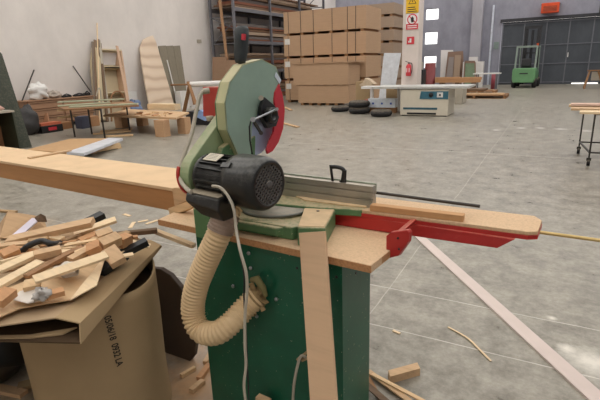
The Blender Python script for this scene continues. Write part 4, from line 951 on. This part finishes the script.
# ============================================================ CARDBOARD BIN AND WASTE PILE
bin_=thing('cardboard_bin','tall round-walled cardboard bin full of wood waste, date printed on its side','bin',(-1.84,1.21,0))
cx,cy=-1.845,1.235; az=R_(90+56.2); dr=V((math.cos(az),math.sin(az),0)); pr=V((-dr.y,dr.x,0))
def be(a,r0,z,e=.75):
    c,s=math.cos(a),math.sin(a)
    return V((cx,cy,z))+dr*(r0*1.08*math.copysign(abs(c)**e,c))+pr*(r0*math.copysign(abs(s)**e,s))
n=48; b=MB(); vs=[]
zs_=[0,.25,.5,.66,.705]
for r0 in (.305,.297):
    for z in zs_:
        for k in range(n):
            a=2*math.pi*k/n; vs.append(be(a,r0-(.006 if z==.25 else 0),z+(.012*math.sin(a*3) if z>.6 else 0)))
m=len(zs_)
fs=[(i*n+k,i*n+(k+1)%n,(i+1)*n+(k+1)%n,(i+1)*n+k) for i in range(m-1) for k in range(n)]
fs+=[((m+i)*n+k,(m+i+1)*n+k,(m+i+1)*n+(k+1)%n,(m+i)*n+(k+1)%n) for i in range(m-1) for k in range(n)]
fs+=[((m-1)*n+k,(m-1)*n+(k+1)%n,(2*m-1)*n+(k+1)%n,(2*m-1)*n+k) for k in range(n)]
b.add(vs,fs,True); part('bin_wall',b,card,bin_)
b=MB(); b.add([be(2*math.pi*k/n,.296,.62) for k in range(n)],[tuple(range(n))]); part('waste_fill',b,dkbrown,bin_)
# printed date on the wall: characters follow the curved side
def glyph_text(txt,p_start,p_end,parent,mat):
    """each character is a small mesh laid along the line p_start->p_end on the bin wall"""
    d=(p_end-p_start); L=d.length; d.normalize(); nrm=V((cx,cy,0))-V((p_start.x,p_start.y,0)); nrm=-nrm.normalized()
    up_=nrm.cross(d).normalized()
    cu=bpy.data.curves.new('print','FONT'); cu.body=txt; cu.size=1; cu.offset=.02; cu.extrude=0.0
    o=bpy.data.objects.new('print',cu); link(o); bpy.context.view_layer.update()
    dg=bpy.context.evaluated_depsgraph_get(); me=bpy.data.meshes.new_from_object(o.evaluated_get(dg)); bpy.data.objects.remove(o)
    xs=[v.co.x for v in me.vertices]; w=max(xs)-min(xs); sc=L/w
    b=MB()
    vs=[]
    for v in me.vertices:
        s_=(v.co.x-min(xs))*sc; h=(v.co.y)*sc*.8
        q=p_start+d*s_+up_*h*1.45
        # push onto the wall surface
        rr=V((q.x-cx,q.y-cy,0)); c_=rr.dot(dr); s2=rr.dot(pr); aa=math.atan2(math.copysign(abs(s2)**(1/.75),s2),math.copysign(abs(c_/1.08)**(1/.75),c_))
        w_=be(aa,.3062,q.z); vs.append(w_)
    b.add(vs,[tuple(p.vertices) for p in me.polygons])
    part('print',b,mat,parent,label='black printed date and numbers')
def onbin(x,y):
    d=ray(x,y); t0=1.0
    for _ in range(4000):
        q=O+d*t0; rr=V((q.x-cx,q.y-cy,0)); c_=abs(rr.dot(dr))/(.305*1.08); s2=abs(rr.dot(pr))/.305
        if c_**(1/.75*1.0)**1 + s2**(1/.75) <=1 or (c_**(2/.75)+s2**(2/.75))<=1: return q
        t0+=.001
    return q
glyph_text("05/06/18  0932 LA",onbin(104,317),onbin(117,367),bin_,paint('print ink',(48,44,38),.8))
# flattened carton on the rim
ct=thing('flattened_carton','flattened brown cardboard carton lying open-ended across the bin top','carton',(-1.8,1.25,.72))
zA=.722
lo=[P(81,344,zA),P(162,247,zA),V((-2.3,1.55,zA)),V((-2.75,1.2,zA)),V((-2.45,.33,zA))]
upz=.80
A=P(81,322,upz-.012); 
lowr=lo[:]; b=MB(); b.prism(lowr,(0,0,.006)); part('lower_sheet',b,paint('shaded card inside',(84,68,52),.9,var=.1,spec=.1),ct)  # same card, its colour darkened for the shade inside the carton
# side flap: vertical-ish brown face from near corner to far tip
F1=P(81,344,zA+.002); F2=P(162,247,zA+.004); T1=P(80,323,.785); T2=P(161,245,.745)
b=MB(); b.add([F1,F2,T2,T1]+[q+V((-.006,.0,0)) for q in (F1,F2,T2,T1)],[(0,1,2,3),(4,5,6,7),(0,1,5,4),(1,2,6,5),(2,3,7,6),(3,0,4,7)]); part('side_flap',b,card,ct)
# crease strip and top sheet
K1=P(55,317.5,.805); K2=P(100,283,.80); K3=P(151,240,.765)
b=MB(); b.add([T1,T2,K3,K1]+[q-V((0,0,.005)) for q in (T1,T2,K3,K1)],[(0,1,2,3),(4,5,6,7),(0,1,5,4),(1,2,6,5),(2,3,7,6),(3,0,4,7)]); part('crease_strip',b,card,ct)
e0=P(0,325.5,.795); e1=P(-60,327,.79); bk=[V((-2.1,1.52,.77)),V((-2.65,1.2,.77)),V((-2.45,.4,.79))]
pg=[K1,K3,bk[0],bk[1],bk[2],e1,e0]
b=MB(); b.add(pg+[q-V((0,0,.005)) for q in pg],[tuple(range(7)),tuple(range(7,14))]+[(i,(i+1)%7,7+(i+1)%7,7+i) for i in range(7)]); part('top_sheet',b,paint('carton top',(176,152,122),.85,var=.08,spec=.15),ct)
b=MB(); m_=[P(0,338,.735),P(30,337.5,.735),P(62,334,.735),P(77,327,.745)]; bb=[P(60,331,.735),P(30,334.5,.735),P(0,335,.735),P(-40,336,.735)]
pg=m_+bb; b.add(pg+[q-V((0,0,.005)) for q in pg],[tuple(range(8)),tuple(range(8,16))]+[(i,(i+1)%8,8+(i+1)%8,8+i) for i in range(8)]); part('inner_sheet',b,card,ct)
# black liner sack under and behind the pile
blob('refuse_sack',(-2.62,1.22,.36),.42,.52,.38,paint('black plastic sack',(22,22,24),.3,var=.2),'large black plastic sack bulging left of the cardboard bin','sack',21,amp=.14,n=18)
# curved dark drum behind the bin
b=MB(); c0=P(160,352,.34); 
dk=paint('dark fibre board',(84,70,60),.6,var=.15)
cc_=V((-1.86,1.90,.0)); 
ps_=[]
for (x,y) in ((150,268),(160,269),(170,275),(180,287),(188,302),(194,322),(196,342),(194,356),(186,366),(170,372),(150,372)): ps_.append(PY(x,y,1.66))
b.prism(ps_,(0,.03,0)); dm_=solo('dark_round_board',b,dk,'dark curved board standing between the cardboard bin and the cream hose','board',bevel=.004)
# ---- waste wood on the carton, each piece a thing
k_=0
def scrap(a,c,za,zc,w,t_,mat,label,cat='offcut',rl=0.,name='wood_offcut',grp='waste wood on the cardboard bin'):
    p=P(a[0],a[1],za); q=P(c[0],c[1],zc)
    return solo(name,MB().plank(p,q,w,t_,roll=rl),mat,label,cat,grp,bevel=.001)
gl=W('gluey weathered strip',(178,146,108),var=.2)
scrap((8,241),(93,222),.84,.91,.06,.028,tan,'long tan plank lying highest across the back of the waste pile','plank',.2,'waste_plank')
scrap((70,231),(103,214.5),.84,.88,.05,.03,blackp,'black bar poking out behind the long tan plank','bar',.1,'black_bar')
scrap((74,234),(116,219.5),.84,.88,.06,.014,pine2,'pale splintered plank right of the long tan plank','plank',.1,'waste_plank')
scrap((40,247),(88,231),.82,.84,.09,.012,gl,'flat brown board under the long tan plank','plank',0,'waste_plank')
scrap((112,235),(157,230.5),.80,.80,.035,.022,dkbrown,'dark brown batten reaching right towards the saw','plank',0,'waste_plank')
scrap((155,231),(194,246),.78,.74,.03,.02,pine2,'pale yellow batten running behind the bin towards the cabinet','plank',0,'waste_plank')
scrap((97,237),(112,231.5),.86,.87,.05,.035,tan,'tan block standing right of the short tan block near the pile top',rl=.3)
scrap((80,241),(97,234),.85,.86,.045,.018,orange,'flat tan block right behind the pile middle',rl=.1)
scrap((2,256),(18,249),.86,.87,.05,.03,orange,'orange brown block at the left edge of the pile',rl=.3)
scrap((34,256),(61,250),.88,.88,.045,.03,tan,'squared tan block lying left of the pile middle',rl=.1)
scrap((-8,289),(41,262),.84,.87,.055,.016,pine2,'long pale plank slanting at the left front of the pile','plank',0,'waste_plank')
scrap((-5,272),(35,254),.85,.87,.06,.014,pine2,'pale plank entering the pile from the left edge','plank',0,'waste_plank')
scrap((26,277),(72,252),.86,.88,.03,.014,brown,'narrow brown strip in the middle of the pile','strip',0,'waste_strip')
scrap((34,280),(107,255),.89,.91,.045,.012,pine2,'long pale plank lying on top at the front of the pile','plank',.25,'waste_plank')
scrap((55,262),(112,238),.86,.88,.035,.012,pine,'pale strip behind the long top plank','strip',0,'waste_strip')
scrap((70,260),(88,250),.87,.88,.035,.02,tan,'short tan slat between the pale strips','offcut',.1)
scrap((62,256),(83,247),.865,.87,.03,.012,brown,'thin brown slat left of the square blocks','offcut',.1)
scrap((89,252),(102,246),.88,.90,.055,.05,orange,'orange tan square block left of the tall tilted block',rl=.3)
scrap((101,246),(119,238),.90,.91,.05,.045,tan,'tan cube above the tall tilted block',rl=.4)
scrap((119,243),(129,238),.88,.88,.045,.045,orange,'orange cube right of the tan cubes, before the dark batten',rl=.2)
scrap((109,250),(119,263),.90,.87,.06,.03,tan,'tall tilted tan block leaning at the front right of the pile',rl=.3)
scrap((122,254),(147,241.5),.83,.86,.035,.03,blackp,'black bar lying right of the tilted tan block','bar',.2,'black_bar')
scrap((98,272),(123,254),.80,.83,.07,.03,blackp,'black bar lying under the tilted tan block','bar',.1,'black_bar')
scrap((-4,303),(11,291),.86,.87,.05,.03,orange,'orange brown block at the left front corner of the pile',rl=.2)
scrap((46,296),(64,291),.85,.85,.035,.02,orange,'small orange brown chip on the veneer at the pile front',rl=.1)
scrap((24,286),(41,283),.86,.86,.05,.02,pine,'small pale wedge left of the veneer sheets',rl=.2)
scrap((127,241),(150,246),.85,.82,.03,.006,pine2,'thin pale flake at the right tip of the pile','flake',.3,'wood_flake')
scrap((20,262),(60,243),.85,.86,.03,.012,W('grey brown strip',(140,120,100),var=.2),'grey brown strip behind the squared tan block','strip',0,'waste_strip')
scrap((64,246),(96,240),.85,.86,.03,.01,pine,'thin pale strip under the tan blocks','strip',0,'waste_strip')
scrap((0,248),(30,236),.83,.85,.05,.01,paint('white strip',(222,220,222),.5),'white laminate strip at the left back of the pile','strip',.1,'waste_strip')
scrap((14,238),(36,219),.83,.86,.04,.008,paint('lilac white strip',(206,198,212),.5),'pale lilac white strip sticking up at the back left','strip',.2,'waste_strip')
scrap((28,241),(48,238),.86,.86,.03,.01,gl,'short weathered slat at the pile back left','strip',.1,'waste_strip')
# sheets of veneer and card
def flat(pts,zs2,t_,mat,name,label,cat):
    q=[P(x,y,z) for (x,y),z in zip(pts,zs2)]
    return solo(name,MB().prism(q,(0,0,t_)),mat,label,cat,'sheets in the waste pile')
ven=W('veneer sheet',(214,182,142),(1,12,12),var=.1)
flat([(-10,322),(-10,296),(28,281),(60,262),(108,254),(95,281),(72,300),(20,309)],[.812,.83,.835,.84,.845,.825,.815,.812],.004,ven,'veneer_sheet','large pale veneer sheet lying over the front of the carton','veneer')
flat([(70,301),(80,288),(106,255.5),(97,286)],[.83,.845,.87,.84],.004,pine2,'veneer_sheet','pointed pale veneer sheet at the right front of the pile','veneer')
flat([(0,224),(8,212),(34,216),(44,219),(48,232),(20,240),(0,238)],[.78,.86,.86,.84,.8,.79,.78],.004,W('torn brown card',(190,156,118),var=.12),'torn_card','torn brown card sheet at the back left of the pile','card')
flat([(35,219),(41,215.5),(46,218),(47,222),(38,222)],[.87,.89,.89,.86,.86],.01,dkbrown,'card_flap','small dark brown flap sticking up at the back left of the pile','card')
flat([(45,300),(50,292),(40,288),(20,292),(12,300),(28,304)],[.835,.85,.85,.84,.835,.835],.004,paint('pale film',(214,206,196),.3),'plastic_film','pale plastic film scrap on the veneer','film')
blob('crumpled_paper',tuple(P(65,269,.872)),.045,.04,.016,paint('soiled paper',(214,202,184),.8,var=.1),'crumpled white paper in the middle of the pile','paper',31,amp=.5,n=8)
blob('crumpled_paper',tuple(P(42,294,.86)),.028,.028,.022,paint('clear grey film',(190,184,178),.25),'small crumpled clear film ball at the pile front','film',33,amp=.5,n=8)
b=MB(); b.tube(spline([P(20,253,.84),P(30,245,.87),P(42,241,.88),P(52,244,.87),P(60,243,.85)],6),.014,8); solo('black_tube',b,blackp,'black bent tube at the back left of the pile','tube')
# small filler scraps, scattered
r_=random.Random(11)
adj=['pale','tan','orange brown','brown']
for k in range(34):
    x=r_.uniform(2,120); y=262-(x-0)*.16+r_.uniform(-16,14)
    if x>95 and y<232: y+=10
    z=.815+.045*r_.random(); a_=r_.uniform(-.3,1.6); l_=r_.uniform(.03,.11); d=V((math.cos(a_),math.sin(a_),r_.uniform(-.1,.1)))*l_; p=P(x,y,z)
    solo('small_scrap',MB().plank(p-d,p+d,r_.uniform(.018,.045),r_.uniform(.008,.022),roll=r_.uniform(-.3,.3)),[pine2,tan,orange,gl][k%4],adj[k%4]+' small wood scrap wedged among the bigger waste pieces on the bin','scrap','small '+adj[k%4]+' scraps in the pile',bevel=.001)
# floor litter around the pile and the cabinet foot
for k,(x,y,dx,dy,w_,m_,lb) in enumerate(((204,372,5,-7,.03,orange,'orange offcut on the floor between bin and cabinet'),(197,386,6,-5,.03,tan,'tan offcut on the floor below the hose bend'),(208,358,3,-5,.025,tan,'small chip on the floor under the hose bend'),(188,372,7,-4,.02,pine,'thin pale chip beside the bin foot'),(10,391,14,3,.05,tan,'pale offcut on the floor at the bottom left corner'),(52,396,9,-4,.04,orange,'orange offcut on the floor at the bin foot left'),(3,211,13,1,.05,gl,'weathered strip lying on the bare floor beyond the waste pile'),(58,384,8,4,.05,brown,'brown offcut on the floor left of the bin'),(96,234,8,5,.0,tan,''),(30,384,12,-3,.06,card,'brown card scrap on the floor left of the bin'))):
    if not lb: continue
    solo('floor_offcut',MB().plank(P(x-dx,y-dy,.013),P(x+dx,y+dy,.013),w_,.022),m_,lb,'offcut')
for k,(x,y,dx,dy,lb) in enumerate(((143,221,5,-1,'pale shaving on the floor beyond the dark batten, left one'),(152,222,6,-2,'pale shaving on the floor beyond the dark batten, right one'),(132,225,-2,3,'short splinter standing out on the floor behind the pile'),(127,215,3,1,'tiny chip on the floor behind the pile'))):
    solo('wood_shaving',MB().plank(P(x-dx,y-dy,.004),P(x+dx,y+dy,.004),.04,.006),pine2,lb,'shaving')
